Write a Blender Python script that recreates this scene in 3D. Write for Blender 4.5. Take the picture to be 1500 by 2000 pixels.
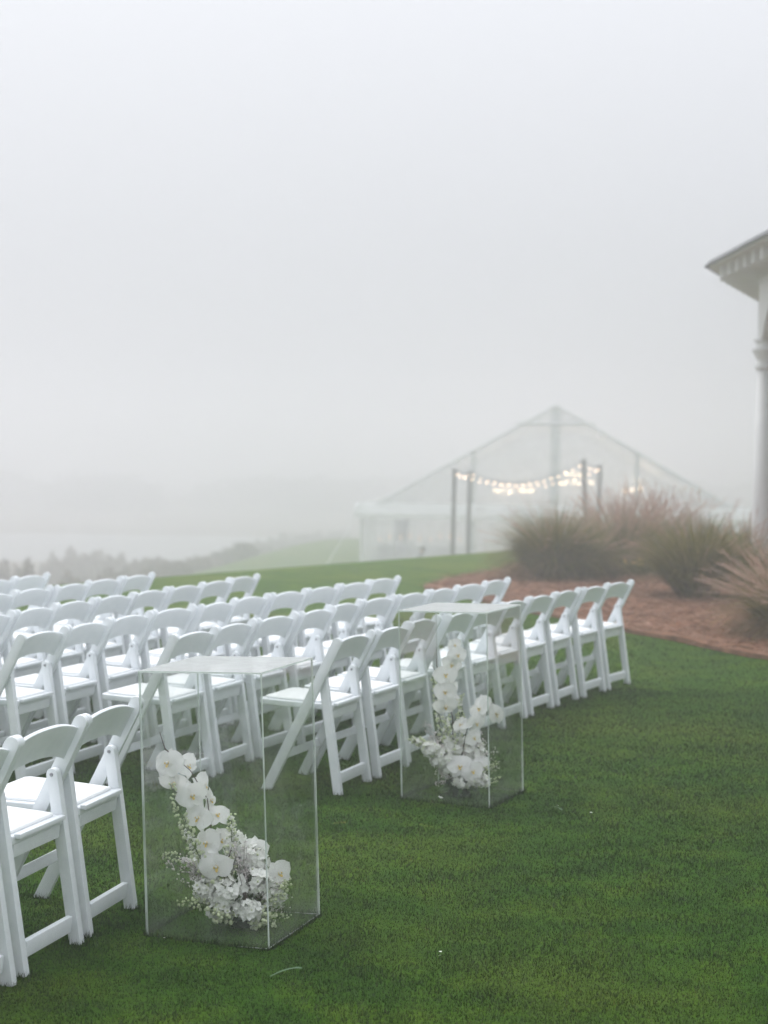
import bpy, bmesh, math, random
import numpy as np
from mathutils import Vector, Matrix, noise as mnoise
random.seed(7)
rng = np.random.default_rng(7)
R = math.radians
sc = bpy.context.scene
for o in list(bpy.data.objects):
    bpy.data.objects.remove(o)
col = sc.collection

# ------------------------------------------------------------------ camera
F_PX, PITCH, ROLL, CAM_H = 3270.4, 0.0340, 0.0128, 1.653
FW = Vector((0, math.cos(PITCH), -math.sin(PITCH)))
_r = Vector((1, 0, 0)); _u = _r.cross(FW)
RT = _r * math.cos(ROLL) + _u * math.sin(ROLL)
UP = _u * math.cos(ROLL) - _r * math.sin(ROLL)
EYE = Vector((0, 0, CAM_H))
cd = bpy.data.cameras.new('camera'); cam = bpy.data.objects.new('camera', cd); col.objects.link(cam)
cam.matrix_world = Matrix(((RT.x, UP.x, -FW.x, EYE.x), (RT.y, UP.y, -FW.y, EYE.y), (RT.z, UP.z, -FW.z, EYE.z), (0, 0, 0, 1)))
cd.sensor_fit = 'VERTICAL'; cd.sensor_height = 36.0; cd.lens = F_PX * 36 / 2000
cd.clip_start = 0.05; cd.clip_end = 3000
cd.dof.use_dof = True; cd.dof.focus_distance = 5.9; cd.dof.aperture_fstop = 3.0
sc.camera = cam

# ------------------------------------------------------------------ sky, sun, exposure
SUN_EL, SUN_AZ = R(58), R(-40)          # azimuth measured from +Y towards +X
w = bpy.data.worlds.new('World'); sc.world = w; w.use_nodes = True
nt = w.node_tree; nt.nodes.clear()
sky = nt.nodes.new('ShaderNodeTexSky'); sky.sky_type = 'NISHITA'; sky.sun_disc = False
sky.sun_elevation = SUN_EL; sky.sun_rotation = SUN_AZ; sky.dust_density = 6; sky.air_density = 1
hs = nt.nodes.new('ShaderNodeHueSaturation'); hs.inputs['Saturation'].default_value = 0.12
mx = nt.nodes.new('ShaderNodeMix'); mx.data_type = 'RGBA'; mx.inputs[0].default_value = 0.85
# even overcast deck, brighter overhead than at the horizon as real overcast is
wtc = nt.nodes.new('ShaderNodeTexCoord'); wsx = nt.nodes.new('ShaderNodeSeparateXYZ'); nt.links.new(wtc.outputs['Generated'], wsx.inputs[0])
wmr = nt.nodes.new('ShaderNodeMapRange'); wmr.inputs[3].default_value = .62; wmr.inputs[4].default_value = 2.15; nt.links.new(wsx.outputs['Z'], wmr.inputs[0])
wcl = nt.nodes.new('ShaderNodeVectorMath'); wcl.operation = 'SCALE'; wcl.inputs[0].default_value = (8.95, 9.2, 9.8)
nt.links.new(wmr.outputs[0], wcl.inputs['Scale']); nt.links.new(wcl.outputs[0], mx.inputs[7])
bg = nt.nodes.new('ShaderNodeBackground'); bg.inputs[1].default_value = 0.1
wo = nt.nodes.new('ShaderNodeOutputWorld')
nt.links.new(sky.outputs[0], hs.inputs['Color']); nt.links.new(hs.outputs[0], mx.inputs[6])
nt.links.new(mx.outputs[2], bg.inputs[0]); nt.links.new(bg.outputs[0], wo.inputs[0])
sl = bpy.data.lights.new('sun', 'SUN'); sl.energy = 1.5; sl.angle = R(25); sl.color = (1, .975, .94)
so = bpy.data.objects.new('sun', sl); col.objects.link(so)
sd = Vector((math.sin(SUN_AZ) * math.cos(SUN_EL), math.cos(SUN_AZ) * math.cos(SUN_EL), math.sin(SUN_EL)))
so.rotation_euler = sd.to_track_quat('Z', 'Y').to_euler(); so.location = (0, 0, 60)
vs = sc.view_settings; vs.view_transform = 'Standard'; vs.look = 'None'; vs.exposure = 0.01; vs.gamma = 1; vs.use_curve_mapping = False
sc.render.engine = 'CYCLES'
cy = sc.cycles; cy.use_denoising = True; cy.max_bounces = 10; cy.diffuse_bounces = 3; cy.glossy_bounces = 4
cy.transparent_max_bounces = 24; cy.transmission_bounces = 6; cy.volume_bounces = 4
cy.caustics_reflective = False; cy.caustics_refractive = False; cy.sample_clamp_indirect = 6

# ------------------------------------------------------------------ helpers
def ray(px, py):
    return FW * F_PX + RT * (px - 750) - UP * (py - 1000)
def ground(px, py, z=0.0):
    d = ray(px, py); t = (z - EYE.z) / d.z; return EYE + d * t
def at(px, py, depth):
    d = ray(px, py); return EYE + d * (depth / F_PX)
def tag(o, label=None, cat=None, group=None, kind=None):
    if label: o['label'] = label
    if cat: o['category'] = cat
    if group: o['group'] = group
    if kind: o['kind'] = kind
    return o
def empty(name, loc=(0, 0, 0), rz=0.0):
    o = bpy.data.objects.new(name, None); o.empty_display_size = .1; col.objects.link(o)
    o.location = loc; o.rotation_euler = (0, 0, rz); return o
def link(name, me, parent=None, M_=None):
    o = bpy.data.objects.new(name, me); col.objects.link(o)
    if parent: o.parent = parent
    if M_ is not None: o.matrix_local = M_
    return o
def mesh(name, v, f, mats=(), smooth=False, idx=None):
    me = bpy.data.meshes.new(name); me.from_pydata([tuple(a) for a in v], [], f)
    for m in (mats if isinstance(mats, (list, tuple)) else [mats]): me.materials.append(m)
    if idx is not None: me.polygons.foreach_set('material_index', idx)
    if smooth: me.polygons.foreach_set('use_smooth', [True] * len(me.polygons))
    me.update(); return me
def npmesh(name, V, Fc, mats=(), smooth=False, idx=None):
    """V (n,3), Fc (m,k) arrays"""
    V = np.asarray(V, dtype=np.float32); Fc = np.asarray(Fc, dtype=np.int32); k = Fc.shape[1]
    me = bpy.data.meshes.new(name); me.vertices.add(len(V)); me.vertices.foreach_set('co', V.ravel())
    me.loops.add(Fc.size); me.loops.foreach_set('vertex_index', Fc.ravel())
    me.polygons.add(len(Fc)); me.polygons.foreach_set('loop_start', np.arange(0, Fc.size, k, dtype=np.int32))
    for m in (mats if isinstance(mats, (list, tuple)) else [mats]): me.materials.append(m)
    if idx is not None: me.polygons.foreach_set('material_index', np.asarray(idx, dtype=np.int32))
    if smooth: me.polygons.foreach_set('use_smooth', np.ones(len(Fc), dtype=bool))
    me.update(calc_edges=True); me.validate(); return me
class MB:
    def __init__(s): s.v = []; s.f = []; s.m = []
    def add(s, v, f, m=0):
        n = len(s.v); s.v += [tuple(a) for a in v]; s.f += [tuple(i + n for i in q) for q in f]; s.m += [m] * len(f)
    def box(s, c, h, ax=None, m=0):
        ax = ax or (Vector((1, 0, 0)), Vector((0, 1, 0)), Vector((0, 0, 1))); c = Vector(c)
        v = [c + ax[0] * (h[0] * i) + ax[1] * (h[1] * j) + ax[2] * (h[2] * k) for i in (-1, 1) for j in (-1, 1) for k in (-1, 1)]
        s.add(v, [(0, 1, 3, 2), (4, 6, 7, 5), (0, 4, 5, 1), (2, 3, 7, 6), (0, 2, 6, 4), (1, 5, 7, 3)], m)
    def tube(s, pts, rad, n=6, m=0, cap=True):
        pts = [Vector(p) for p in pts]; rings = []
        if not isinstance(rad, (list, tuple)): rad = [rad] * len(pts)
        for i, p in enumerate(pts):
            d = (pts[min(i + 1, len(pts) - 1)] - pts[max(i - 1, 0)]).normalized()
            a = d.orthogonal().normalized() if i == 0 else (a_prev - d * a_prev.dot(d)).normalized()
            a_prev = a; b = d.cross(a)
            rings.append([p + (a * math.cos(2 * math.pi * j / n) + b * math.sin(2 * math.pi * j / n)) * rad[i] for j in range(n)])
        v = [q for r_ in rings for q in r_]; f = []
        for i in range(len(pts) - 1):
            for j in range(n): f.append((i * n + j, i * n + (j + 1) % n, (i + 1) * n + (j + 1) % n, (i + 1) * n + j))
        if cap: f += [tuple(range(n - 1, -1, -1)), tuple((len(pts) - 1) * n + j for j in range(n))]
        s.add(v, f, m)
    def lathe(s, prof, n=16, m=0, c=(0, 0, 0)):
        v = [(c[0] + r_ * math.cos(2 * math.pi * j / n), c[1] + r_ * math.sin(2 * math.pi * j / n), c[2] + z) for r_, z in prof for j in range(n)]
        f = [(i * n + j, i * n + (j + 1) % n, (i + 1) * n + (j + 1) % n, (i + 1) * n + j) for i in range(len(prof) - 1) for j in range(n)]
        f += [tuple(range(n - 1, -1, -1)), tuple((len(prof) - 1) * n + j for j in range(n))]
        s.add(v, f, m)
    def mesh(s, name, mats, smooth=False): return mesh(name, s.v, s.f, mats, smooth, s.m)
    def build(s, name, mats, parent=None, smooth=False): return link(name, s.mesh(name, mats, smooth), parent)
def bevel(me, w_=.003, seg=2):
    bm = bmesh.new(); bm.from_mesh(me)
    bmesh.ops.remove_doubles(bm, verts=bm.verts, dist=1e-6); bmesh.ops.recalc_face_normals(bm, faces=bm.faces)
    ed = [e for e in bm.edges if len(e.link_faces) == 2 and e.calc_face_angle(0) > .5]
    bmesh.ops.bevel(bm, geom=ed, offset=w_, segments=seg, affect='EDGES', profile=.6)
    bm.to_mesh(me); bm.free()
    me.polygons.foreach_set('use_smooth', [True] * len(me.polygons))
    try: me.set_sharp_from_angle(angle=R(50))
    except Exception: pass
    return me

# ------------------------------------------------------------------ materials
def mat(name):
    m = bpy.data.materials.new(name); m.use_nodes = True; n = m.node_tree; n.nodes.clear()
    out = n.nodes.new('ShaderNodeOutputMaterial'); return m, n, out
def N(n, t, **kw):
    x = n.nodes.new(t)
    for k, v in kw.items():
        if k in x.inputs: x.inputs[k].default_value = v
        else: setattr(x, k, v)
    return x
def noise(n, scale, detail=3, rough=.6, coord=None):
    tc = N(n, 'ShaderNodeTexCoord'); t = N(n, 'ShaderNodeTexNoise', Scale=scale, Detail=detail, Roughness=rough)
    n.links.new(tc.outputs[coord or 'Object'], t.inputs['Vector']); return t
def ramp(n, src, stops):
    r_ = N(n, 'ShaderNodeValToRGB'); e = r_.color_ramp.elements
    while len(e) < len(stops): e.new(.5)
    for i, (p, c) in enumerate(stops): e[i].position = p; e[i].color = (*c, 1)
    n.links.new(src, r_.inputs[0]); return r_
def mixc(n, fac, a, b, blend='MIX'):
    x = N(n, 'ShaderNodeMix', data_type='RGBA', blend_type=blend)
    for s_, i in ((fac, 0), (a, 6), (b, 7)):
        if hasattr(s_, 'links') or hasattr(s_, 'is_linked'): n.links.new(s_, x.inputs[i])
        else: x.inputs[i].default_value = s_ if i == 0 else (*s_, 1)
    return x.outputs[2]
def plain(name, c, rough=.5, var=.0, scale=8, bump=0, bscale=200, spec=.5, trans=0, subs=0):
    m, n, out = mat(name); b = N(n, 'ShaderNodeBsdfPrincipled'); b.inputs['Roughness'].default_value = rough
    b.inputs['Base Color'].default_value = (*c, 1); b.inputs['Specular IOR Level'].default_value = spec
    if var:
        t = noise(n, scale); lo = tuple(max(0, x * (1 - var)) for x in c); hi = tuple(min(1, x * (1 + var)) for x in c)
        r_ = ramp(n, t.outputs['Fac'], [(.3, lo), (.7, hi)]); n.links.new(r_.outputs[0], b.inputs['Base Color'])
    if bump:
        t2 = noise(n, bscale, 4); bp = N(n, 'ShaderNodeBump', Strength=bump, Distance=.002)
        n.links.new(t2.outputs['Fac'], bp.inputs['Height']); n.links.new(bp.outputs[0], b.inputs['Normal'])
    sh = b.outputs[0]
    if trans:
        t = N(n, 'ShaderNodeBsdfTranslucent'); t.inputs[0].default_value = (*c, 1)
        ms = N(n, 'ShaderNodeMixShader'); ms.inputs[0].default_value = trans
        n.links.new(sh, ms.inputs[1]); n.links.new(t.outputs[0], ms.inputs[2]); sh = ms.outputs[0]
    n.links.new(sh, out.inputs[0]); return m
def emit(name, c, s):
    m, n, out = mat(name); e = N(n, 'ShaderNodeEmission'); e.inputs[0].default_value = (*c, 1); e.inputs[1].default_value = s
    n.links.new(e.outputs[0], out.inputs[0]); m.cycles.emission_sampling = 'NONE'; return m

M = {}
# white moulded resin of the chairs, with faint scuffs and dirt
def chair_mat():
    m, n, out = mat('white_resin'); b = N(n, 'ShaderNodeBsdfPrincipled'); b.inputs['Roughness'].default_value = .38
    t = noise(n, 9, 5, .7); r_ = ramp(n, t.outputs['Fac'], [(.25, (.70, .745, .78)), (.6, (.80, .835, .86))])
    s = noise(n, 70, 6, .8); s2 = ramp(n, s.outputs['Fac'], [(.70, (0, 0, 0)), (.76, (1, 1, 1))])
    c = mixc(n, s2.outputs[0], r_.outputs[0], (.55, .56, .56)); n.links.new(c, b.inputs['Base Color'])
    rr = N(n, 'ShaderNodeMapRange'); rr.inputs[3].default_value = .3; rr.inputs[4].default_value = .55
    n.links.new(t.outputs['Fac'], rr.inputs[0]); n.links.new(rr.outputs[0], b.inputs['Roughness'])
    g = noise(n, 160, 4, .7); bp = N(n, 'ShaderNodeBump', Strength=.12, Distance=.001)
    n.links.new(g.outputs['Fac'], bp.inputs['Height']); n.links.new(bp.outputs[0], b.inputs['Normal'])
    n.links.new(b.outputs[0], out.inputs[0]); return m
M['resin'] = chair_mat()
M['vinyl'] = plain('white_vinyl', (.86, .88, .89), .42, .03, 14, .15, 90)
M['steel'] = plain('bolt_steel', (.32, .33, .35), .35)
M['steel'].node_tree.nodes['Principled BSDF'].inputs['Metallic'].default_value = .9

def lawn_mat(name, blade):
    m, n, out = mat(name); b = N(n, 'ShaderNodeBsdfPrincipled'); b.inputs['Roughness'].default_value = .5 if blade else .85
    b.inputs['Specular IOR Level'].default_value = .35 if blade else .1
    big = noise(n, .55, 4, .6); mid = noise(n, 3.2, 5, .65); fine = noise(n, 60, 4, .7)
    base = ramp(n, mid.outputs['Fac'], [(.25, (.009, .027, .002)), (.5, (.018, .045, .003)), (.75, (.038, .064, .005))])
    yel = ramp(n, big.outputs['Fac'], [(.46, (0, 0, 0)), (.70, (.55, .55, .55))])
    c = mixc(n, yel.outputs[0], base.outputs[0], (.058, .072, .012))
    pt = noise(n, 2.1, 6, .75); pr = ramp(n, pt.outputs['Fac'], [(.66, (0, 0, 0)), (.74, (1, 1, 1))])
    c = mixc(n, pr.outputs[0], c, (.13, .095, .040))
    if blade:
        g = N(n, 'ShaderNodeNewGeometry'); rr = ramp(n, g.outputs['Random Per Island'], [(0, (.22, .30, .22)), (.5, (.62, .70, .58)), (.86, (1.0, 1.06, .85)), (.93, (1.8, 1.35, 2.4)), (1, (4.5, 2.2, 5.5))])
        c = mixc(n, 1.0, c, rr.outputs[0], 'MULTIPLY')
    else:
        rr = ramp(n, fine.outputs['Fac'], [(.3, (1.7, 1.6, 1.2)), (.7, (3.8, 3.5, 2.6))]); c = mixc(n, 1.0, c, rr.outputs[0], 'MULTIPLY')
        # colour painted lighter with distance, imitating light catching far turf; darker under near blades
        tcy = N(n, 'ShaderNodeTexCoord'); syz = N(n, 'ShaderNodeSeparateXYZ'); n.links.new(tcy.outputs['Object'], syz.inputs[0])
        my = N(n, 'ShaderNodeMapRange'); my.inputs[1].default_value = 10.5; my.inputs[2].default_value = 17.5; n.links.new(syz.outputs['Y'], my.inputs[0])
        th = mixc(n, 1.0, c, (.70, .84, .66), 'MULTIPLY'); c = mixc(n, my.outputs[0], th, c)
        bp = N(n, 'ShaderNodeBump', Strength=.9, Distance=.02); n.links.new(fine.outputs['Fac'], bp.inputs['Height']); n.links.new(bp.outputs[0], b.inputs['Normal'])
    n.links.new(c, b.inputs['Base Color']); sh = b.outputs[0]
    if blade:
        t = N(n, 'ShaderNodeBsdfTranslucent'); n.links.new(c, t.inputs[0]); ms = N(n, 'ShaderNodeMixShader'); ms.inputs[0].default_value = .3
        n.links.new(sh, ms.inputs[1]); n.links.new(t.outputs[0], ms.inputs[2]); sh = ms.outputs[0]
    n.links.new(sh, out.inputs[0]); return m
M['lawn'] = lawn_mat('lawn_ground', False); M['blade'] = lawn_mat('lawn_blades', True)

def island(name, stops, rough=.7, trans=.25):
    m, n, out = mat(name); b = N(n, 'ShaderNodeBsdfPrincipled'); b.inputs['Roughness'].default_value = rough; b.inputs['Specular IOR Level'].default_value = .2
    g = N(n, 'ShaderNodeNewGeometry'); r_ = ramp(n, g.outputs['Random Per Island'], stops); n.links.new(r_.outputs[0], b.inputs['Base Color'])
    t = N(n, 'ShaderNodeBsdfTranslucent'); n.links.new(r_.outputs[0], t.inputs[0]); ms = N(n, 'ShaderNodeMixShader'); ms.inputs[0].default_value = trans
    n.links.new(b.outputs[0], ms.inputs[1]); n.links.new(t.outputs[0], ms.inputs[2]); n.links.new(ms.outputs[0], out.inputs[0]); return m
M['muhly'] = island('muhly_leaves', [(0, (.03, .04, .005)), (.35, (.12, .14, .016)), (.7, (.26, .22, .05)), (1, (.48, .34, .16))])
M['muhly_brown'] = island('muhly_dry', [(0, (.05, .03, .02)), (.5, (.19, .12, .07)), (1, (.36, .24, .16))])
M['plume'] = island('muhly_plumes', [(0, (.34, .20, .16)), (.5, (.52, .35, .28)), (1, (.68, .52, .42))], .8, .45)
M['straw'] = island('pine_straw', [(0, (.11, .055, .035)), (.4, (.28, .15, .10)), (.8, (.42, .24, .165)), (1, (.58, .40, .30))], .8, .1)
M['mulch'] = plain('mulch_ground', (.23, .12, .08), .95, .45, 5, 1.0, 60, .1)
M['yucca'] = island('yucca_leaves', [(0, (.03, .06, .03)), (1, (.08, .13, .05))], .5, .15)
M['cover'] = island('ground_cover_leaves', [(0, (.03, .055, .015)), (1, (.09, .13, .03))], .6, .3)
M['yellow'] = plain('yellow_petals', (.75, .48, .05), .6)
M['shrub'] = island('marsh_shrub_leaves', [(0, (.10, .085, .075)), (.5, (.20, .165, .14)), (1, (.30, .25, .21))], .8, .25)
M['shrub_green'] = island('shore_shrub_leaves', [(0, (.07, .085, .06)), (.6, (.12, .13, .09)), (1, (.18, .18, .13))], .8, .25)
M['marsh'] = plain('marsh_ground', (.19, .165, .135), .95, .35, .12, .5, 2, .1)
M['bark'] = plain('shrub_bark', (.07, .05, .04), .9)
M['water'] = plain('water', (.22, .24, .25), .28, 0, 1, .2, .6, .8)

# ------------------------------------------------------------------ setting: terrain
def sstep(a, b, x):
    t = np.clip((x - a) / (b - a), 0, 1); return t * t * (3 - 2 * t)
def height(x, y):
    s = (x + .4) * -.817 + (y - 25.2) * .577
    z = -3.6 * sstep(-.5, 17, s)
    edge = -5.6 + np.clip((y - 78) / 15, 0, 3) * 2.0
    z = z - 3.9 * sstep(0, 16, edge - x) * sstep(4, 20, s)
    z = z - 3.9 * sstep(105, 128, y) * (1 - sstep(0, 16, edge - x) * sstep(4, 20, s))
    z = z - 1.6 * sstep(138, 150, y) * (1 - sstep(190, 197, y)) * sstep(8, -14, x)
    return z
def lin(a, b, n): return list(np.linspace(a, b, n, endpoint=False))
xs = np.array(sorted(set(lin(-620, -60, 14) + lin(-60, -20, 14) + lin(-20, 30, 100) + lin(30, 80, 14) + lin(80, 621, 14))))
ys = np.array(sorted(set(lin(-60, 0, 6) + lin(0, 60, 110) + lin(60, 220, 64) + lin(220, 641, 12))))
gx, gy = np.meshgrid(xs, ys); gz = height(gx, gy); nx, ny = len(xs), len(ys)
ii, jj = np.meshgrid(np.arange(nx - 1), np.arange(ny - 1)); a = (jj * nx + ii).ravel()
Fq = np.stack([a, a + 1, a + nx + 1, a + nx], 1)
cx, cyy = (xs[:-1] + xs[1:]) / 2, (ys[:-1] + ys[1:]) / 2; CX, CY = np.meshgrid(cx, cyy)
CZ = height(CX, CY)
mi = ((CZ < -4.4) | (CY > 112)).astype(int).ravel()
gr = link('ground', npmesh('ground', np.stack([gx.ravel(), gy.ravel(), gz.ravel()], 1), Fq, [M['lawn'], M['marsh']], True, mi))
tag(gr, 'mown green lawn falling away to a misty marsh', kind='structure')
wt = link('water', mesh('water', [(-300, 136, -8.0), (12, 136, -8.0), (12, 199, -8.0), (-300, 199, -8.0)], [(0, 1, 2, 3)], M['water']))
tag(wt, 'pale grey inlet of water beyond the marsh', kind='structure')

# planting bed of pine straw
bed_px = [(824, 1152), (880, 1163), (960, 1182), (1036, 1200), (1094, 1208), (1216, 1236), (1300, 1249), (1400, 1272), (1500, 1293)]
bed = [ground(*p) for p in bed_px] + [Vector((5.2, 12.2, 0)), Vector((8.5, 11.6, 0)), Vector((14, 13, 0)), Vector((14, 30, 0)), Vector((6, 31, 0))] + [ground(*p) for p in [(1040, 1096), (1000, 1108), (985, 1116), (926, 1126), (870, 1139), (834, 1147)]]
def smooth_poly(P, it=2):
    for _ in range(it):
        Q = []
        for i in range(len(P)):
            A, B = P[i], P[(i + 1) % len(P)]; Q += [A * .75 + B * .25, A * .25 + B * .75]
        P = Q
    return P
bedp = smooth_poly(bed)
BX = np.array([p.x for p in bedp]); BY = np.array([p.y for p in bedp])
def in_bed(x, y):
    c = np.zeros(np.shape(x), bool); j = len(BX) - 1
    for i in range(len(BX)):
        t = ((BY[i] > y) != (BY[j] > y)) & (x < (BX[j] - BX[i]) * (y - BY[i]) / (BY[j] - BY[i] + 1e-12) + BX[i]); c ^= t; j = i
    return c
bm = bmesh.new(); vv = [bm.verts.new((p.x, p.y, .004)) for p in bedp]; fc = bm.faces.new(vv)
r_ = bmesh.ops.inset_individual(bm, faces=[fc], thickness=.18, depth=0)
for v in fc.verts: v.co.z = .045
bmesh.ops.triangulate(bm, faces=bm.faces); bmesh.ops.recalc_face_normals(bm, faces=bm.faces)
for _ in range(3):
    long = [e for e in bm.edges if e.calc_length() > .5]
    bmesh.ops.subdivide_edges(bm, edges=long, cuts=1); bmesh.ops.triangulate(bm, faces=bm.faces)
for v in bm.verts:
    if v.co.z > .03: v.co.z += .03 * mnoise.noise(v.co * 1.3)
me = bpy.data.meshes.new('planting_bed'); bm.to_mesh(me); bm.free(); me.materials.append(M['mulch'])
for v in me.vertices: v.co.z += float(height(np.float64(v.co.x), np.float64(v.co.y)))
tag(link('planting_bed', me), 'brown pine straw bed curving round the lawn', kind='structure')

def strips(P, D, L, Wd, curve=None, seg=1):
    """flat tapered strips: P base (n,3), D unit dir (n,3), L length, Wd width; returns V, F(tri)"""
    n = len(P); side = np.cross(D, rng.normal(size=(n, 3))); side /= np.linalg.norm(side, axis=1)[:, None]
    V = np.stack([P - side * (Wd / 2)[:, None], P + side * (Wd / 2)[:, None], P + D * L[:, None]], 1).reshape(-1, 3)
    return V, np.arange(3 * n).reshape(-1, 3)
# straw needles lying on the bed
n = 60000; x = rng.uniform(.2, 8, n); y = rng.uniform(11.8, 29, n); k = in_bed(x, y); x, y = x[k], y[k]
n = len(x); az = rng.uniform(0, 2 * np.pi, n); el = rng.normal(.08, .16, n)
D = np.stack([np.cos(az) * np.cos(el), np.sin(az) * np.cos(el), np.sin(el)], 1)
V, T = strips(np.stack([x, y, height(x, y) + rng.uniform(.035, .085, n)], 1), D, rng.uniform(.09, .24, n), rng.uniform(.005, .011, n))
tag(link('pine_straw', npmesh('pine_straw', V, T, M['straw'])), 'loose reddish pine needles scattered over the bed', 'pine straw', kind='stuff')

# lawn turf, real blades out to where the lens lets them blur together
def turf(y0, y1, dens, hmin, hmax, wd):
    x0 = lambda yy: -.245 * yy - 1.0
    A = (y1 - y0) * (.49 * (y0 + y1) / 2 + 2.0); n = int(A * dens)
    y = rng.uniform(y0, y1, n); x = x0(y) + rng.uniform(0, 1, n) * (.49 * y + 2.0)
    k = ~in_bed(x, y); x, y = x[k], y[k]; n = len(x)
    az = rng.uniform(0, 2 * np.pi, n); ln = np.abs(rng.normal(0, .75, n))
    D = np.stack([np.cos(az) * np.sin(ln), np.sin(az) * np.sin(ln), np.cos(ln) + .12], 1); D /= np.linalg.norm(D, axis=1)[:, None]
    cl = np.sin(x * 9.1 + np.sin(y * 7.3) * 2) * np.sin(y * 8.7 + np.sin(x * 5.9) * 2)
    L = rng.uniform(hmin, hmax, n) * (1 + .25 * cl)
    return strips(np.stack([x, y, height(x, y) - .002], 1), D, L, rng.uniform(.7, 1.3, n) * wd)
parts = [turf(4.3, 6.2, 24000, .006, .017, .0032), turf(6.2, 8.5, 14000, .007, .018, .004), turf(8.5, 12, 7000, .008, .02, .0055), turf(12, 17, 1500, .010, .024, .007)]
V = np.concatenate([p[0] for p in parts]); T = np.arange(len(V)).reshape(-1, 3)
tag(link('grass', npmesh('grass', V, T, M['blade'])), 'short mown turf of fine green blades', 'grass', kind='stuff')

# ------------------------------------------------------------------ folding chairs
TOPF, FOOTF, TOPZ = 0.0, 0.39, 0.775
pd = Vector((0, FOOTF - TOPF, -TOPZ)).normalized()        # down along the long leg
pn = Vector((0, pd.z, -pd.y))                             # rearward normal in the side plane
if pn.y > 0: pn = -pn
def long_leg():
    top = Vector((0, TOPF, TOPZ)) + pd * .025; hw, ht = .0255, .0115; o = []
    for i in range(9):
        t = math.pi * i / 8; o.append(top + pn * (hw * math.cos(t)) - pd * (hw * math.sin(t)))
    Lb = (top.z + .012) / -pd.z
    for s_ in (-1, 1):
        c = top + pd * Lb + pn * (hw * s_); c -= pd * ((c.z + .012) / pd.z); o.append(c)
    n = len(o); v = [p + Vector((-ht, 0, 0)) for p in o] + [p + Vector((ht, 0, 0)) for p in o]
    f = [tuple(range(n)), tuple(range(2 * n - 1, n - 1, -1))] + [(i, n + i, n + (i + 1) % n, (i + 1) % n) for i in range(n)]
    return bevel(mesh('long_leg', v, f, M['resin']), .0045, 2)
HF, HZ, RF = .098, .577, .010
rd = Vector((0, RF - HF, -HZ)).normalized(); rn = Vector((0, rd.z, -rd.y))
def rear_leg():
    top = Vector((0, HF, HZ)); hw, ht = .021, .0165; o = []
    for i in range(9):
        t = math.pi * i / 8; o.append(top + rn * (hw * math.cos(t)) - rd * (hw * math.sin(t)))
    for s_ in (-1, 1):
        c = top + rn * (hw * s_); c += rd * ((c.z + .012) / -rd.z); o.append(c)
    n = len(o); v = [p + Vector((-ht, 0, 0)) for p in o] + [p + Vector((ht, 0, 0)) for p in o]
    f = [tuple(range(n)), tuple(range(2 * n - 1, n - 1, -1))] + [(i, n + i, n + (i + 1) % n, (i + 1) % n) for i in range(n)]
    return bevel(mesh('rear_leg', v, f, M['resin']), .004, 2)
def backrest():
    nu = 12; v = []; th = .007
    for s_ in (-1, 1):
        for i in range(nu + 1):
            u = -1 + 2 * i / nu; bow = -.011 * (1 - abs(u) ** 4) - .002; c0 = 1 - abs(u) ** 2.2
            for t in (.044 - .026 * c0, .072 - .022 * c0, .124 - .025 * c0, .166 - .029 * c0):
                p = Vector((u * .205, TOPF, TOPZ)) + pd * t + pn * (bow + th * s_); v.append(p)
    f = []; S = (nu + 1) * 4
    for i in range(nu):
        for j in range(3):
            q = (i * 4 + j, i * 4 + j + 1, i * 4 + j + 5, i * 4 + j + 4); f.append(q); f.append(tuple(S + x for x in reversed(q)))
        f.append((i * 4, i * 4 + 4, S + i * 4 + 4, S + i * 4)); f.append((i * 4 + 3, S + i * 4 + 3, S + i * 4 + 7, i * 4 + 7))
    for i in (0, nu):
        for j in range(3): f.append((i * 4 + j, S + i * 4 + j, S + i * 4 + j + 1, i * 4 + j + 1))
    return bevel(mesh('backrest', v, f, M['resin']), .0035, 2)
def slab(name, out, z0, z1, m, bv, puff=0):
    n = len(out); v = [(x, y, z0 + .03 * y) for x, y in out] + [(x, y, z1 + .03 * y) for x, y in out]
    f = [tuple(range(n - 1, -1, -1)), tuple(range(n, 2 * n))] + [(i, (i + 1) % n, n + (i + 1) % n, n + i) for i in range(n)]
    return bevel(mesh(name, v, f, m), bv, 3)
def seat_out(ins):
    return [(-.163 + ins, .055 + ins), (.163 - ins, .055 + ins), (.187 - ins, .30), (.187 - ins, .425 - ins), (.17 - ins, .445 - ins), (-.17 + ins, .445 - ins), (-.187 + ins, .425 - ins), (-.187 + ins, .30)]
def crossbar(name, w_, y, z0, z1, t, lean=0):
    mb = MB(); ax = (Vector((1, 0, 0)), Vector((0, math.cos(lean), math.sin(lean))), Vector((0, -math.sin(lean), math.cos(lean))))
    mb.box((0, y, (z0 + z1) / 2), (w_, t, (z1 - z0) / 2), ax); return bevel(mb.mesh(name, M['resin']), .004, 2)
def rear_y(z): return HF + (RF - HF) * (HZ - z) / HZ
def front_y(z): return FOOTF * (TOPZ - z) / TOPZ
bolt = MB(); bolt.lathe([(.0001, .0), (.0065, .0), (.0065, .002), (.004, .0035), (.0001, .0035)], 10)
CH = dict(ll=long_leg(), rl=rear_leg(), bk=backrest(), sf=slab('seat', seat_out(0), .412, .442, M['resin'], .006),
          cu=slab('cushion', seat_out(.02), .440, .4545, M['vinyl'], .008),
          ra=crossbar('seat_rail', .152, rear_y(.41) - .004, .372, .436, .011, .1),
          rs=crossbar('rear_stretcher', .152, rear_y(.085), .056, .112, .010, .1),
          fs=crossbar('front_stretcher', .201, front_y(.185), .165, .205, .009, -.4), bo=bolt.mesh('bolt', M['steel'], True))
CH['rd'] = crossbar('seat_lip', .150, .046, .434, .450, .012, 0)
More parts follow.
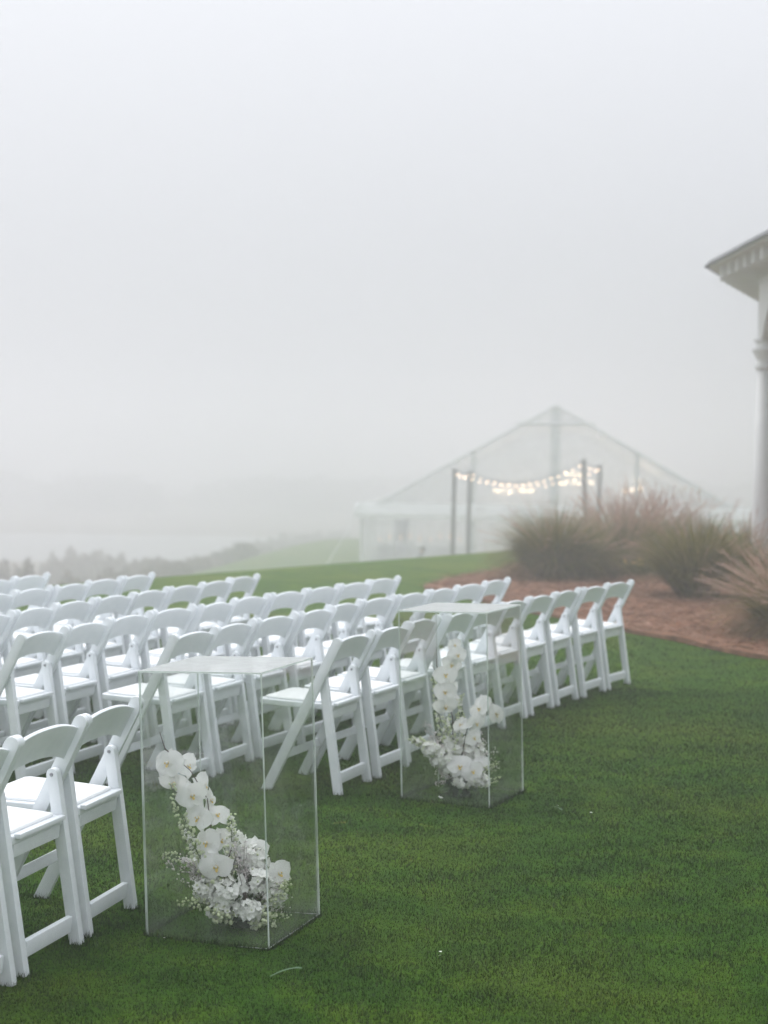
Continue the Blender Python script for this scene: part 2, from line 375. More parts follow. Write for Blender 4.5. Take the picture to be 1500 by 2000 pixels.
def make_chair(loc, rz, tilt=0):
    t = empty('folding_chair', loc, rz); t.rotation_euler = (random.gauss(0, .004), random.gauss(0, .004), rz)
    for s_ in (-1, 1):
        link('long_leg', CH['ll'], t, Matrix.Translation((s_ * .2135, 0, 0)))
        l = link('rear_leg', CH['rl'], t, Matrix.Translation((s_ * .1835, 0, 0)))
        link('bolt', CH['bo'], l, Matrix.Translation((-s_ * .0165, HF, HZ)) @ Matrix.Rotation(-s_ * math.pi / 2, 4, 'Y'))
    link('backrest', CH['bk'], t); s = link('seat', CH['sf'], t); link('cushion', CH['cu'], s)
    link('seat_lip', CH['rd'], t)
    link('seat_rail', CH['ra'], t); link('rear_stretcher', CH['rs'], t); link('front_stretcher', CH['fs'], t)
    return t
ROWS = {1: (-.2187, 8.0427, .3946, .0127, .4681, 10, 0), 2: (-1.0235, 8.1244, .3917, .0093, .4628, 10, 0), 3: (-1.7405, 8.0288, .3262, .0194, .4691, 10, 0),
        4: (-2.0393, 9.2902, .3185, .0157, .4655, 7, 2), 5: (-2.3153, 10.6127, .34, .0046, .4648, 4, 2), 6: (-2.5694, 11.7503, .3178, 0, .4647, 1, 2), 0: (-1.112, 5.17, .2833, .0042, .4614, 2, 1)}
ORD = ['first', 'second', 'third', 'fourth', 'fifth', 'sixth', 'seventh', 'eighth', 'ninth', 'tenth', 'eleventh']
for k, (x, y, a0, da, s, n, ext) in ROWS.items():
    B = [(x, y, a0)]
    for i in range(n): a = a0 + da * i; B.append((B[-1][0] + s * math.sin(a), B[-1][1] + s * math.cos(a), a))
    for i in range(ext): a = a0 - da * (i + 1); B.insert(0, (B[0][0] - s * math.sin(a), B[0][1] - s * math.cos(a), a))
    tot = len(B) - 1
    for i in range(tot):
        mx_, my_ = (B[i][0] + B[i + 1][0]) / 2, (B[i][1] + B[i + 1][1]) / 2; a = math.atan2(B[i + 1][0] - B[i][0], B[i + 1][1] - B[i][1])
        jit = random.gauss(0, .016)
        c = make_chair((mx_ - math.cos(a) * jit, my_ + math.sin(a) * jit, -.010), math.pi / 2 - a + random.gauss(0, .022))
        e = tot - 1 - i
        if k == 0: lb = ['white folding chair at lower left, right next to the near acrylic box', 'white folding chair at lower left, second from the near acrylic box', 'white folding chair cut off by the left edge, third from the near acrylic box'][e]
        else: lb = f'white folding chair, {ORD[e]} from the right end of the {ORD[k - 1]} row behind the aisle' if e else f'white folding chair at the right end of the {ORD[k - 1]} row behind the aisle'
        tag(c, lb, 'chair', 'white folding chairs set out in rows')

# ------------------------------------------------------------------ acrylic boxes
def acrylic(name, haze_lo, haze_hi, top=False):
    m, n, out = mat(name)
    tr = N(n, 'ShaderNodeBsdfTransparent'); tr.inputs[0].default_value = (.995, 1, .998, 1)
    gl = N(n, 'ShaderNodeBsdfGlossy'); gl.inputs['Roughness'].default_value = .03 if not top else .12
    ge = N(n, 'ShaderNodeNewGeometry'); ir = N(n, 'ShaderNodeMapRange'); ir.inputs[3].default_value = 1.49; ir.inputs[4].default_value = 1 / 1.49; n.links.new(ge.outputs['Backfacing'], ir.inputs[0])
    fr = N(n, 'ShaderNodeFresnel'); n.links.new(ir.outputs[0], fr.inputs[0])
    m1 = N(n, 'ShaderNodeMixShader'); n.links.new(fr.outputs[0], m1.inputs[0]); n.links.new(tr.outputs[0], m1.inputs[1]); n.links.new(gl.outputs[0], m1.inputs[2])
    df = N(n, 'ShaderNodeBsdfDiffuse'); df.inputs[0].default_value = (.85, .88, .88, 1); tl = N(n, 'ShaderNodeBsdfTranslucent'); tl.inputs[0].default_value = (.85, .88, .88, 1)
    m2 = N(n, 'ShaderNodeMixShader'); m2.inputs[0].default_value = .45 if top else .5; n.links.new(df.outputs[0], m2.inputs[1]); n.links.new(tl.outputs[0], m2.inputs[2])
    # breath of dew: smears, wipe marks and fine droplets
    tc = N(n, 'ShaderNodeTexCoord'); mp = N(n, 'ShaderNodeMapping'); mp.inputs['Scale'].default_value = (4, 4, 1.6); n.links.new(tc.outputs['Object'], mp.inputs[0])
    t1 = N(n, 'ShaderNodeTexNoise', Scale=2.2, Detail=6, Roughness=.65, Distortion=1.2); n.links.new(mp.outputs[0], t1.inputs['Vector'])
    r1 = N(n, 'ShaderNodeMapRange'); r1.inputs[1].default_value = .42; r1.inputs[2].default_value = .78; r1.inputs[3].default_value = haze_lo; r1.inputs[4].default_value = haze_hi
    n.links.new(t1.outputs['Fac'], r1.inputs[0])
    t2 = N(n, 'ShaderNodeTexVoronoi', Scale=150); n.links.new(tc.outputs['Object'], t2.inputs['Vector'])
    r2 = N(n, 'ShaderNodeMapRange'); r2.inputs[1].default_value = .10; r2.inputs[2].default_value = .17; r2.inputs[3].default_value = .35; r2.inputs[4].default_value = 0
    n.links.new(t2.outputs['Distance'], r2.inputs[0])
    t3 = N(n, 'ShaderNodeTexNoise', Scale=6, Detail=2); n.links.new(tc.outputs['Object'], t3.inputs['Vector'])
    r3 = N(n, 'ShaderNodeMapRange'); r3.inputs[1].default_value = .52; r3.inputs[2].default_value = .68; n.links.new(t3.outputs['Fac'], r3.inputs[0])
    mu = N(n, 'ShaderNodeMath', operation='MULTIPLY'); n.links.new(r2.outputs[0], mu.inputs[0]); n.links.new(r3.outputs[0], mu.inputs[1])
    sz = N(n, 'ShaderNodeSeparateXYZ'); n.links.new(tc.outputs['Object'], sz.inputs[0]); r4 = N(n, 'ShaderNodeMapRange'); r4.inputs[1].default_value = .02; r4.inputs[2].default_value = .10; r4.inputs[3].default_value = .07; r4.inputs[4].default_value = 0
    n.links.new(sz.outputs['Z'], r4.inputs[0]); mz = N(n, 'ShaderNodeMath', operation='MULTIPLY'); n.links.new(r4.outputs[0], mz.inputs[0]); n.links.new(t1.outputs['Fac'], mz.inputs[1])
    az_ = N(n, 'ShaderNodeMath', operation='ADD'); n.links.new(r1.outputs[0], az_.inputs[0]); n.links.new(mz.outputs[0], az_.inputs[1])
    ad = N(n, 'ShaderNodeMath', operation='ADD', use_clamp=True); n.links.new(az_.outputs[0], ad.inputs[0]); n.links.new(mu.outputs[0], ad.inputs[1])
    m3 = N(n, 'ShaderNodeMixShader'); n.links.new(ad.outputs[0], m3.inputs[0]); n.links.new(m1.outputs[0], m3.inputs[1]); n.links.new(m2.outputs[0], m3.inputs[2])
    n.links.new(m3.outputs[0], out.inputs[0]); return m
M['acr'] = acrylic('acrylic_pane', .0005, .038); M['acr_top'] = acrylic('acrylic_top', .30, .38, True)
def edge_mat():
    m, n, out = mat('acrylic_edge'); d = N(n, 'ShaderNodeBsdfPrincipled'); d.inputs['Base Color'].default_value = (.82, .87, .85, 1); d.inputs['Roughness'].default_value = .15
    t = N(n, 'ShaderNodeBsdfTransparent'); t.inputs[0].default_value = (.8, .9, .86, 1); tc = noise(n, 3.5, 3)
    r_ = N(n, 'ShaderNodeMapRange'); r_.inputs[1].default_value = .4; r_.inputs[2].default_value = .62; r_.inputs[3].default_value = .45; r_.inputs[4].default_value = .95
    n.links.new(tc.outputs['Fac'], r_.inputs[0]); ms = N(n, 'ShaderNodeMixShader'); n.links.new(r_.outputs[0], ms.inputs[0])
    n.links.new(t.outputs[0], ms.inputs[1]); n.links.new(d.outputs[0], ms.inputs[2]); n.links.new(ms.outputs[0], out.inputs[0]); return m
M['acr_edge'] = edge_mat()
def pane(c, h, thin):
    mb = MB(); mb.box(c, h); me = mesh('pane', mb.v, mb.f, [M['acr'], M['acr_edge']])
    for p in me.polygons: p.material_index = 0 if abs(p.normal[thin]) > .5 else 1
    return me
S2, HT, TH = .2286, .914, .003
def make_box(x, y, a, tx, ty, label):
    cx_, cy_ = x + S2 * (-math.cos(a) + math.sin(a)), y + S2 * (math.sin(a) + math.cos(a))
    t = empty('acrylic_box', (cx_, cy_, 0))
    t.matrix_world = Matrix.Translation((cx_, cy_, 0)) @ Matrix.Rotation(tx, 4, 'Y') @ Matrix.Rotation(-ty, 4, 'X') @ Matrix.Rotation(-a, 4, 'Z')
    zc, zh = (HT - 2 * TH) / 2, (HT - 2 * TH) / 2 + .004
    o = link('front_pane', pane((0, -S2 + TH, zc), (S2, TH, zh), 1), t); link('back_pane', pane((0, S2 - TH, zc), (S2, TH, zh), 1), t)
    link('side_pane', pane((-S2 + TH, 0, zc), (TH, S2 - 2 * TH - .0005, zh), 0), t); link('side_pane', pane((S2 - TH, 0, zc), (TH, S2 - 2 * TH - .0005, zh), 0), t)
    tp = pane((0, 0, HT - TH + .0045), (S2, S2, TH), 2); tp.materials[0] = M['acr_top']; link('top_pane', tp, t)
    return tag(t, label, 'display box', 'clear acrylic boxes along the aisle'), Vector((cx_, cy_, 0))
bx1, C1 = make_box(-.3642, 5.5197, .3423, -.0397, .0121, 'near clear acrylic box standing over the leaning orchid arrangement at lower left')
bx2, C2 = make_box(.513, 7.8118, .4397, -.0286, .0035, 'farther clear acrylic box over the upright orchids in front of the nearest chair row')

# ------------------------------------------------------------------ flowers
M['petal'] = plain('orchid_petal', (.95, .95, .94), .5, .01, 40, .1, 120, .3, trans=.45)
M['lip'] = plain('orchid_lip', (.82, .58, .16), .5, .3, 90, 0, 1, .3, trans=.2)
M['bloom'] = plain('white_blossom', (.94, .945, .91), .6, .04, 60, 0, 1, .2, trans=.3)
M['bud'] = plain('green_white_bud', (.70, .76, .52), .5, .2, 50, 0, 1, .3, trans=.25)
M['stem'] = plain('green_stem', (.10, .15, .05), .55, .3, 30)
M['twig'] = plain('dark_twig', (.07, .045, .04), .7, .3, 40)
M['pinkb'] = plain('blush_blossom', (.78, .72, .73), .6, .1, 60, trans=.3)
M['bowl'] = plain('dark_bowl', (.035, .045, .04), .35, .2, 20)
M['leafg'] = plain('green_leaf', (.07, .12, .05), .5, .3, 25, trans=.2)
def petal_me(name, L, Wd, cup, bend, p=.75, q=.62, nu=7, nv=6, m='petal', wav=.0):
    v = []
    for i in range(nu + 1):
        u = i / nu; ww = Wd / 2 * max(.0, math.sin(math.pi * min(1, (u * .97 + .03) ** p))) ** q
        for j in range(nv + 1):
            s = -1 + 2 * j / nv; x = s * ww
            v.append((x, u * L * (1 - .06 * s * s), cup * (s * s) * (ww / (Wd / 2)) ** 2 + bend * u * u + wav * math.sin(5 * u + 3 * s)))
    f = [(i * (nv + 1) + j, i * (nv + 1) + j + 1, (i + 1) * (nv + 1) + j + 1, (i + 1) * (nv + 1) + j) for i in range(nu) for j in range(nv)]
    return mesh(name, v, f, M[m], True)
PM = [petal_me('petal', .050, .064, -.006, -.006, .62, .5, wav=.0015), petal_me('petal', .050, .062, .005, -.011, .6, .5, wav=.002)]
SM = petal_me('sepal', .044, .031, .003, -.008, .8, .6, wav=.001)
lm = MB()
lm.lathe([(.001, -.002), (.006, .002), (.0075, .007), (.004, .012), (.0005, .013)], 8)
for s in (-1, 1): lm.add([(0, 0, .006), (s * .010, .003, .014), (s * .013, -.006, .016), (s * .004, -.008, .008)], [(0, 1, 2, 3)])
lm.add([(-.004, -.004, .006), (.004, -.004, .006), (.007, -.018, .012), (0, -.024, .016), (-.007, -.018, .012)], [(0, 1, 2, 3, 4)])
LIP = lm.mesh('lip', M['lip'], True)
cm = MB(); cm.lathe([(.0005, -.012), (.0022, -.010), (.003, .0), (.0042, .007), (.003, .010), (.0005, .011)], 8); COL = cm.mesh('orchid_bloom', M['petal'], True)
def orchid(par, loc, face, roll=0, sc_=1.1):
    sc_ *= random.uniform(.98, 1.14); face = Vector(face) + RT * random.gauss(0, .22) + Vector((0, 0, random.gauss(0, .2)))
    f = Vector(face).normalized(); up = Vector((0, 0, 1)); x = up.cross(f).normalized(); y = f.cross(x)
    Mx = Matrix(((x.x, y.x, f.x, loc[0]), (x.y, y.y, f.y, loc[1]), (x.z, y.z, f.z, loc[2]), (0, 0, 0, 1))) @ Matrix.Rotation(roll, 4, 'Z') @ Matrix.Scale(sc_, 4)
    o = link('orchid_bloom', COL, par, Mx)
    op = random.uniform(-.12, .25)
    for ang in (78, -78):
        link('petal', random.choice(PM), o, Matrix.Translation((0, 0, .002)) @ Matrix.Rotation(R(ang + random.gauss(0, 6)), 4, 'Z') @ Matrix.Rotation(op + random.gauss(0, .16), 4, 'X') @ Matrix.Rotation(random.gauss(0, .15), 4, 'Y'))
    for ang in (0, 142, -142):
        link('sepal', SM, o, Matrix.Translation((0, 0, -.001)) @ Matrix.Rotation(R(ang + random.gauss(0, 4)), 4, 'Z') @ Matrix.Rotation(op * .5 + random.gauss(0, .1), 4, 'X'))
    link('lip', LIP, o, Matrix.Scale(.58, 4)); return o
def rv(): return Vector((random.gauss(0, 1), random.gauss(0, 1), random.gauss(0, 1))).normalized()
def bez(a, b, c, n): return [a * (1 - t) ** 2 + b * 2 * t * (1 - t) + c * t * t for t in [i / n for i in range(n + 1)]]
def basis(d):
    d = Vector(d).normalized(); a = d.orthogonal().normalized(); return a, d.cross(a), d
def bud(mb, c, d, L, r_, m):
    a, b, d = basis(d); prof = [(.15, 0), (.75, .25), (1, .5), (.7, .8), (.12, 1)]; n = 6
    v = [Vector(c) + a * (r_ * k * math.cos(2 * math.pi * j / n)) + b * (r_ * k * math.sin(2 * math.pi * j / n)) + d * (L * h) for k, h in prof for j in range(n)]
    f = [(i * n + j, i * n + (j + 1) % n, (i + 1) * n + (j + 1) % n, (i + 1) * n + j) for i in range(len(prof) - 1) for j in range(n)]
    mb.add(v, f, m)
def floret(mb, c, d, s, m, np_=5):
    a, b, d = basis(d); ph = random.uniform(0, 6); c = Vector(c)
    for k in range(np_):
        t = ph + 2 * math.pi * k / np_; r1 = a * math.cos(t) + b * math.sin(t); sd_ = a * -math.sin(t) + b * math.cos(t); cu = random.uniform(.1, .6)
        mb.add([c, c + r1 * s * .55 + sd_ * s * .42 + d * s * cu * .5, c + r1 * s + d * s * cu, c + r1 * s * .55 - sd_ * s * .42 + d * s * cu * .5], [(0, 1, 2, 3)], m)
def spike(par, a, b, c, n, s0, s1, green=.5, nm='delphinium_spike', start=.12):
    mb = MB(); P = bez(Vector(a), Vector(b), Vector(c), 14); mb.tube(P, [.0028 - .0018 * i / 14 for i in range(15)], 5, 0)
    n = int(n * 2.0)
    for i in range(n):
        t = start + (1 - start) * i / n; k = t * 14; j = min(13, int(k)); p = P[j].lerp(P[j + 1], k - j); d0 = (P[j + 1] - P[j]).normalized()
        d = (rv() + d0 * .35); d -= d0 * (d.dot(d0) * .6); d.normalize(); s = s0 + (s1 - s0) * (i / n); off = s * random.uniform(.6, 1.3)
        q = p + d * off; mb.tube([p, q], .0008, 3, 0, False)
        if random.random() < green + .6 * (i / n - .5): bud(mb, q, d, s * 1.0, s * .46, 1)
        else: floret(mb, q, d, s * .85, 2); bud(mb, q, d, s * .4, s * .2, 1 if random.random() < .3 else 2)
    return mb.build(nm, [M['stem'], M['bud'], M['bloom']], par, True)
def cluster(par, c, r3, n, s, nm='stock_cluster', m=2):
    mb = MB(); c = Vector(c)
    for i in range(n):
        d = rv(); k = random.uniform(.65, 1.05); q = c + Vector((d.x * r3[0], d.y * r3[1], d.z * r3[2])) * k
        floret(mb, q, (d + rv() * .5).normalized(), s * random.uniform(.7, 1.25), m, 5)
        if random.random() < .12: bud(mb, q, d, s * .6, s * .25, 1)
    return mb.build(nm, [M['stem'], M['bud'], M['bloom']], par, False)
def spray(par, base, tips, n, s, nm='twig_spray'):
    mb = MB(); base = Vector(base)
    for tp in tips:
        tp = Vector(tp); mid = base.lerp(tp, .5) + rv() * .012 + Vector((0, 0, .01)); P = bez(base + rv() * .008, mid, tp, 8)
        mb.tube(P, [.0014 - .0009 * i / 8 for i in range(9)], 4, 0)
        for i in range(n):
            k = random.uniform(3.2, 7.99); j = int(k); p = P[j].lerp(P[j + 1], k - j); d = rv(); q = p + d * random.uniform(.003, .012)
            (bud(mb, q, d, s, s * .42, 1) if random.random() < .6 else floret(mb, q, d, s * .8, 1, 4))
    return mb.build(nm, [M['twig'], M['pinkb']], par, True)
def stem_obj(par, P, r_, m='twig', nm='stem'):
    mb = MB(); mb.tube(P, r_, 6); return mb.build(nm, M[m], par, True)
def bowl(par, r_=.075, h=.07):
    mb = MB(); mb.lathe([(r_ * .62, 0), (r_ * .75, .01), (r_, h * .8), (r_ * 1.02, h), (r_ * .9, h), (r_ * .6, h * .5)], 20); return mb.build('bowl', M['bowl'], par, True)
def leafy(par, c, n, L, nm='leaf_bundle'):
    mb = MB()
    for i in range(n):
        d = (rv() + Vector((0, 0, .35))).normalized(); a, b, d = basis(d); l = L * random.uniform(.6, 1.2); ww = l * .16; c0 = Vector(c) + d * .02
        mb.add([c0, c0 + d * l * .5 + a * ww, c0 + d * l - b * l * .12, c0 + d * l * .5 - a * ww], [(0, 1, 2, 3)])
    return mb.build(nm, M['leafg'], par)
def arrangement(C, bpx, label, spec):
    b0 = ground(*bpx); t = empty('flower_arrangement', (b0.x, b0.y, 0)); tag(t, label, 'flower arrangement', 'white flower arrangements under the boxes')
    dep = (b0 - EYE).dot(FW)
    def P(px, py, dd=0.0): return at(px, py, dep + dd) - Vector((b0.x, b0.y, 0))
    bowl(t, *spec.get('bowl', (.075, .07)))
    for st in spec['stems']: stem_obj(t, [P(*q) for q in st], [.0035 - .0022 * i / max(1, len(st) - 1) for i in range(len(st))], 'twig', 'orchid_stem')
    toc = -FW
    for (px, py, dd, fx, fz, roll, s_) in spec['orchids']: orchid(t, P(px, py, dd), toc + RT * fx + Vector((0, 0, fz)), R(roll), s_)
    for q in spec['spikes']: spike(t, P(*q[0]), P(*q[1]), P(*q[2]), *q[3:])
    for q in spec['clusters']: cluster(t, P(*q[0]), q[1], q[2], q[3])
    for q in spec['sprays']: spray(t, P(*q[0]), [P(*z) for z in q[1]], q[2], q[3])
    leafy(t, (0, 0, .06), 46, .11)
    return t
def fan(cx_, cy_, rx, ry, n, dd=.05): return [(cx_ + random.uniform(-rx, rx), cy_ + random.uniform(-ry, ry), random.uniform(-dd, dd)) for _ in range(n)]
A1 = dict(bowl=(.07, .06),
  stems=[[(470, 1790, 0), (432, 1700, 0), (412, 1620, -.01), (405, 1560, -.01), (372, 1505, -.02), (345, 1482, -.03)], [(452, 1790, .01), (420, 1690, .02), (395, 1590, .03), (362, 1520, .02)], [(345, 1483, -.03), (322, 1462, -.03), (312, 1430, -.03)], [(432, 1690, 0), (448, 1672, -.02), (452, 1655, -.03)]],
  orchids=[(328, 1490, -.05, -.15, .25, 4, 1.15), (366, 1496, 0, .9, .15, 30, 1.08), (340, 1528, -.02, -.5, -.3, -10, 1.12), (375, 1553, -.06, .25, -.05, 22, 1.18), (396, 1535, .02, 1.6, .2, 50, 1.1), (410, 1562, .02, 1.9, .0, 35, 1.0),
           (388, 1597, -.06, -.55, .05, -12, 1.12), (424, 1592, .0, .5, .9, 5, 1.02), (404, 1646, -.06, -.6, .1, 14, 1.15), (423, 1692, -.07, .1, .0, 10, 1.22), (430, 1640, .03, .8, .2, 20, .95), (545, 1706, -.01, .55, .35, 30, 1.1), (497, 1660, .04, .2, .5, 0, 1.15), (478, 1690, .02, -.2, .3, 70, 1.0)],
  spikes=[((445, 1760, -.01), (385, 1690, -.05), (332, 1530, -.06), 80, .021, .009, .72), ((450, 1760, .02), (395, 1680, .02), (318, 1668, .0), 46, .019, .008, .6), ((455, 1760, 0), (452, 1690, .02), (452, 1588, .0), 60, .021, .010, .55),
          ((450, 1790, -.02), (400, 1760, -.06), (346, 1762, -.07), 26, .017, .008, .9), ((480, 1790, -.03), (540, 1770, -.04), (566, 1722, -.05), 44, .020, .010, .7), ((470, 1795, -.03), (440, 1770, -.09), (412, 1788, -.10), 26, .022, .016, .95), ((480, 1795, -.03), (510, 1795, -.1), (538, 1798, -.1), 22, .022, .012, .95), ((480, 1790, -.02), (530, 1790, -.06), (566, 1790, -.05), 20, .012, .006, .9)],
  clusters=[((486, 1778, -.09), (.042, .035, .034), 90, .017), ((440, 1744, -.06), (.055, .05, .05), 120, .017), ((400, 1735, -.03), (.035, .04, .045), 70, .016), ((492, 1680, .02), (.055, .05, .05), 130, .018), ((500, 1722, -.03), (.06, .05, .05), 120, .017), ((536, 1745, -.02), (.04, .045, .045), 90, .014), ((428, 1775, -.07), (.045, .04, .03), 60, .016), ((460, 1650, .03), (.04, .04, .05), 60, .016), ((400, 1690, .01), (.04, .04, .05), 60, .014)],
  sprays=[((450, 1760, -.04), fan(340, 1692, 32, 28, 16), 14, .0075), ((478, 1760, -.07), fan(478, 1672, 26, 34, 16), 18, .0065), ((490, 1770, -.06), fan(540, 1735, 24, 30, 14), 18, .0065), ((470, 1780, -.05), fan(565, 1765, 10, 20, 5), 8, .006)])
A2 = dict(bowl=(.07, .085),
  stems=[[(893, 1535, 0), (885, 1470, 0), (884, 1400, 0), (874, 1370, 0), (873, 1320, -.01), (885, 1275, -.01)], [(872, 1330, 0), (855, 1318, 0), (843, 1298, 0)], [(862, 1325, 0), (853, 1300, 0), (852, 1264, 0)], [(898, 1530, 0), (902, 1475, -.02), (912, 1425, -.02), (935, 1395, -.02)], [(890, 1530, 0), (892, 1450, .02), (884, 1400, .02)]],
  orchids=[(887, 1260, .02, .2, .7, 40, .75), (893, 1279, -.02, .35, .1, 10, 1.05), (882, 1297, -.03, .1, .0, -15, 1.05), (870, 1318, -.04, -.1, .2, 5, 1.25), (881, 1316, .02, 1.2, .0, 20, 1.0), (869, 1350, -.04, -.05, .3, 0, 1.3), (884, 1345, .02, 1.3, .1, 0, 1.0), (870, 1378, -.04, -.2, -.25, 8, 1.3), (888, 1368, .02, 1.2, .2, 30, 1.1),
           (937, 1384, -.03, -.2, .2, 6, 1.25), (944, 1372, .02, .3, .7, 12, 1.0), (968, 1394, -.01, 1.1, .1, -10, 1.25), (930, 1412, -.06, .1, -.2, 15, 1.0), (902, 1416, -.04, -.8, .9, 0, 1.15), (925, 1440, -.05, .3, -.1, 30, 1.05), (908, 1456, .0, -.1, .3, 0, 1.15), (899, 1497, -.09, -.1, .15, -6, 1.35), (923, 1506, -.10, .2, .0, 18, 1.2), (938, 1494, -.05, .6, .4, 30, 1.2)],
  spikes=[((888, 1510, 0), (860, 1420, .01), (846, 1325, .0), 66, .02, .008, .75), ((892, 1510, 0), (895, 1430, .02), (902, 1356, .02), 60, .02, .009, .6), ((880, 1515, -.03), (850, 1460, -.06), (804, 1444, -.06), 90, .024, .012, .3), ((898, 1525, -.03), (940, 1510, -.05), (972, 1488, -.05), 44, .014, .006, .85), ((900, 1530, -.02), (950, 1530, -.06), (978, 1520, -.06), 30, .014, .007, .8), ((885, 1500, -.02), (870, 1440, -.02), (872, 1400, -.01), 46, .021, .012, .45)],
  clusters=[((905, 1526, -.08), (.05, .04, .03), 80, .015), ((938, 1524, -.07), (.05, .04, .03), 90, .014), ((862, 1478, -.05), (.06, .05, .05), 100, .016), ((840, 1462, -.06), (.045, .04, .035), 70, .016), ((905, 1470, .02), (.07, .06, .07), 150, .017), ((925, 1470, .02), (.06, .05, .06), 110, .016), ((880, 1500, -.04), (.05, .05, .05), 80, .015)],
  sprays=[((885, 1510, -.05), fan(840, 1428, 14, 22, 10), 12, .0075), ((888, 1520, -.06), fan(856, 1508, 12, 26, 14), 16, .0075), ((895, 1505, -.03), fan(940, 1450, 14, 22, 10), 12, .007), ((898, 1520, -.05), fan(968, 1490, 14, 30, 10), 12, .006)])
arrangement(C1, (478, 1806), 'white orchids leaning left over a low bowl inside the near acrylic box', A1)
arrangement(C2, (897, 1553), 'tall upright white orchid stem over a dark bowl inside the farther acrylic box', A2)

# fallen petals and clippings
pme = petal_me('fallen_petal', .022, .016, .002, .004, nu=4, nv=4, m='bloom')
FP = [(322, 1834, .7, 'small white petal caught at the lower edge of the near acrylic box'), (858, 1560, 1.5, 'curled white petal on the grass inside the farther acrylic box, left of the bowl'), (901, 1555, .7, 'round white petal directly in front of the dark bowl'),
      (1091, 1576, .6, 'small white petal on the lawn just right of the farther acrylic box'), (1152, 1589, .6, 'tiny white petal on the lawn, rightmost of the fallen petals'), (858, 1861, .6, 'white petal on the open lawn right of the near acrylic box, upper of two'), (862, 1869, .5, 'white petal on the open lawn right of the near acrylic box, lower of two')]
for px, py, s, lb in FP:
    g = ground(px, py, .02); o = link('fallen_petal', pme); o.location = (g.x, g.y, .026); o.rotation_euler = (random.uniform(-.4, .4), random.uniform(-.4, .4), random.uniform(0, 6)); o.scale = (s,) * 3
    tag(o, lb, 'petal', 'white petals fallen on the grass')
def blade_me(L, Wd, name):
    Wd *= 1.7
    mb = MB(); n = 10; v = []
    for i in range(n + 1):
        t = i / n; ww = Wd * (.28 + .3 * t + (.8 * math.exp(-((t - .93) / .07) ** 2))) * (1 if i < n else .4)
        for s in (-1, 0, 1): v.append((t * L, s * ww, .012 + .008 * math.sin(3 * t) - .35 * ww * (1 - abs(s))))
    mb.add(v, [(i * 3 + j, i * 3 + j + 1, i * 3 + j + 4, i * 3 + j + 3) for i in range(n) for j in range(2)]); return mb.mesh(name, M['cut'], True)
M['cut'] = plain('cut_leaf_green', (.075, .15, .075), .45, .2, 30, trans=.2)
g0, g1 = ground(528, 1912, .025), ground(590, 1898, .025)
o = link('cut_leaf', blade_me((g1 - g0).length, .006, 'cut_leaf')); o.location = (g0.x, g0.y, .022); o.rotation_euler = (0, -.03, math.atan2(g1.y - g0.y, g1.x - g0.x))
tag(o, 'slender green cut leaf lying on the lawn in front of the near acrylic box', 'leaf')
g0, g1 = ground(1074, 1582, .02), ground(1098, 1588, .02)
o = link('cut_leaf', blade_me((g1 - g0).length, .003, 'cut_leaf')); o.location = (g0.x, g0.y, .022); o.rotation_euler = (0, 0, math.atan2(g1.y - g0.y, g1.x - g0.x))
tag(o, 'thin pale green stem clipping on the lawn right of the farther acrylic box', 'leaf')

# longer uncut blades hugging the chair feet and the box edges
fp = []
for o in list(col.objects):
    if o.name.startswith('folding_chair') and o.location.y < 13:
        rz = o.rotation_euler.z; c_, s_ = math.cos(rz), math.sin(rz)
        for lx, ly in ((-.2135, FOOTF), (.2135, FOOTF), (-.1835, RF), (.1835, RF)): fp.append((o.location.x + lx * c_ - ly * s_, o.location.y + lx * s_ + ly * c_))
fp = np.array(fp); per_ = 110; P = np.repeat(fp, per_, 0) + rng.normal(0, .026, (len(fp) * per_, 2))
ed = []
for bx in (bx1, bx2):
    for u in np.linspace(-1, 1, 300):
        for e in ((u, -1), (u, 1), (-1, u), (1, u)):
            q = bx.matrix_world @ Vector((e[0] * (S2 + .004), e[1] * (S2 + .004), 0)); ed.append((q.x + random.gauss(0, .004), q.y + random.gauss(0, .004)))
P = np.concatenate([P, np.array(ed)]); n = len(P); az = rng.uniform(0, 6.283, n); ln = np.abs(rng.normal(0, .5, n))
D = np.stack([np.cos(az) * np.sin(ln), np.sin(az) * np.sin(ln), np.cos(ln)], 1)
V, T = strips(np.stack([P[:, 0], P[:, 1], np.full(n, -.002)], 1), D, rng.uniform(.012, .034, n), rng.uniform(.002, .004, n))
tag(link('grass', npmesh('grass', V, T, M['blade'])), 'longer grass blades around the chair feet and box edges', 'grass', kind='stuff')

# ------------------------------------------------------------------ ornamental grasses
def curved(P, az, lean0, lean1, L, Wd, seg=4):
    """bent tapering strips; lean angles from vertical at base and tip"""
    n = len(P); pts = [P]; cur = P.copy()
    for k in range(seg):
        t = (k + .5) / seg; ln = lean0 + (lean1 - lean0) * t
        D = np.stack([np.cos(az) * np.sin(ln), np.sin(az) * np.sin(ln), np.cos(ln)], 1); cur = cur + D * (L / seg)[:, None]; pts.append(cur)
    sd_ = np.stack([-np.sin(az), np.cos(az), np.zeros(n)], 1) * np.cos(rng.uniform(0, 3.1, n))[:, None] + np.stack([np.cos(az), np.sin(az), np.zeros(n)], 1) * .4
    sd_ /= np.linalg.norm(sd_, axis=1)[:, None]; V = []; m = 2 * (seg + 1)
    for k, p in enumerate(pts):
        ww = (Wd / 2 * (1 - .85 * (k / seg)))[:, None]; V += [p - sd_ * ww, p + sd_ * ww]
    V = np.stack(V, 1).reshape(-1, 3); b = (np.arange(n) * m)[:, None]
    Fq_ = np.concatenate([b + np.array([[2 * k, 2 * k + 1, 2 * k + 3, 2 * k + 2]]) for k in range(seg)], 0)
    return V, Fq_
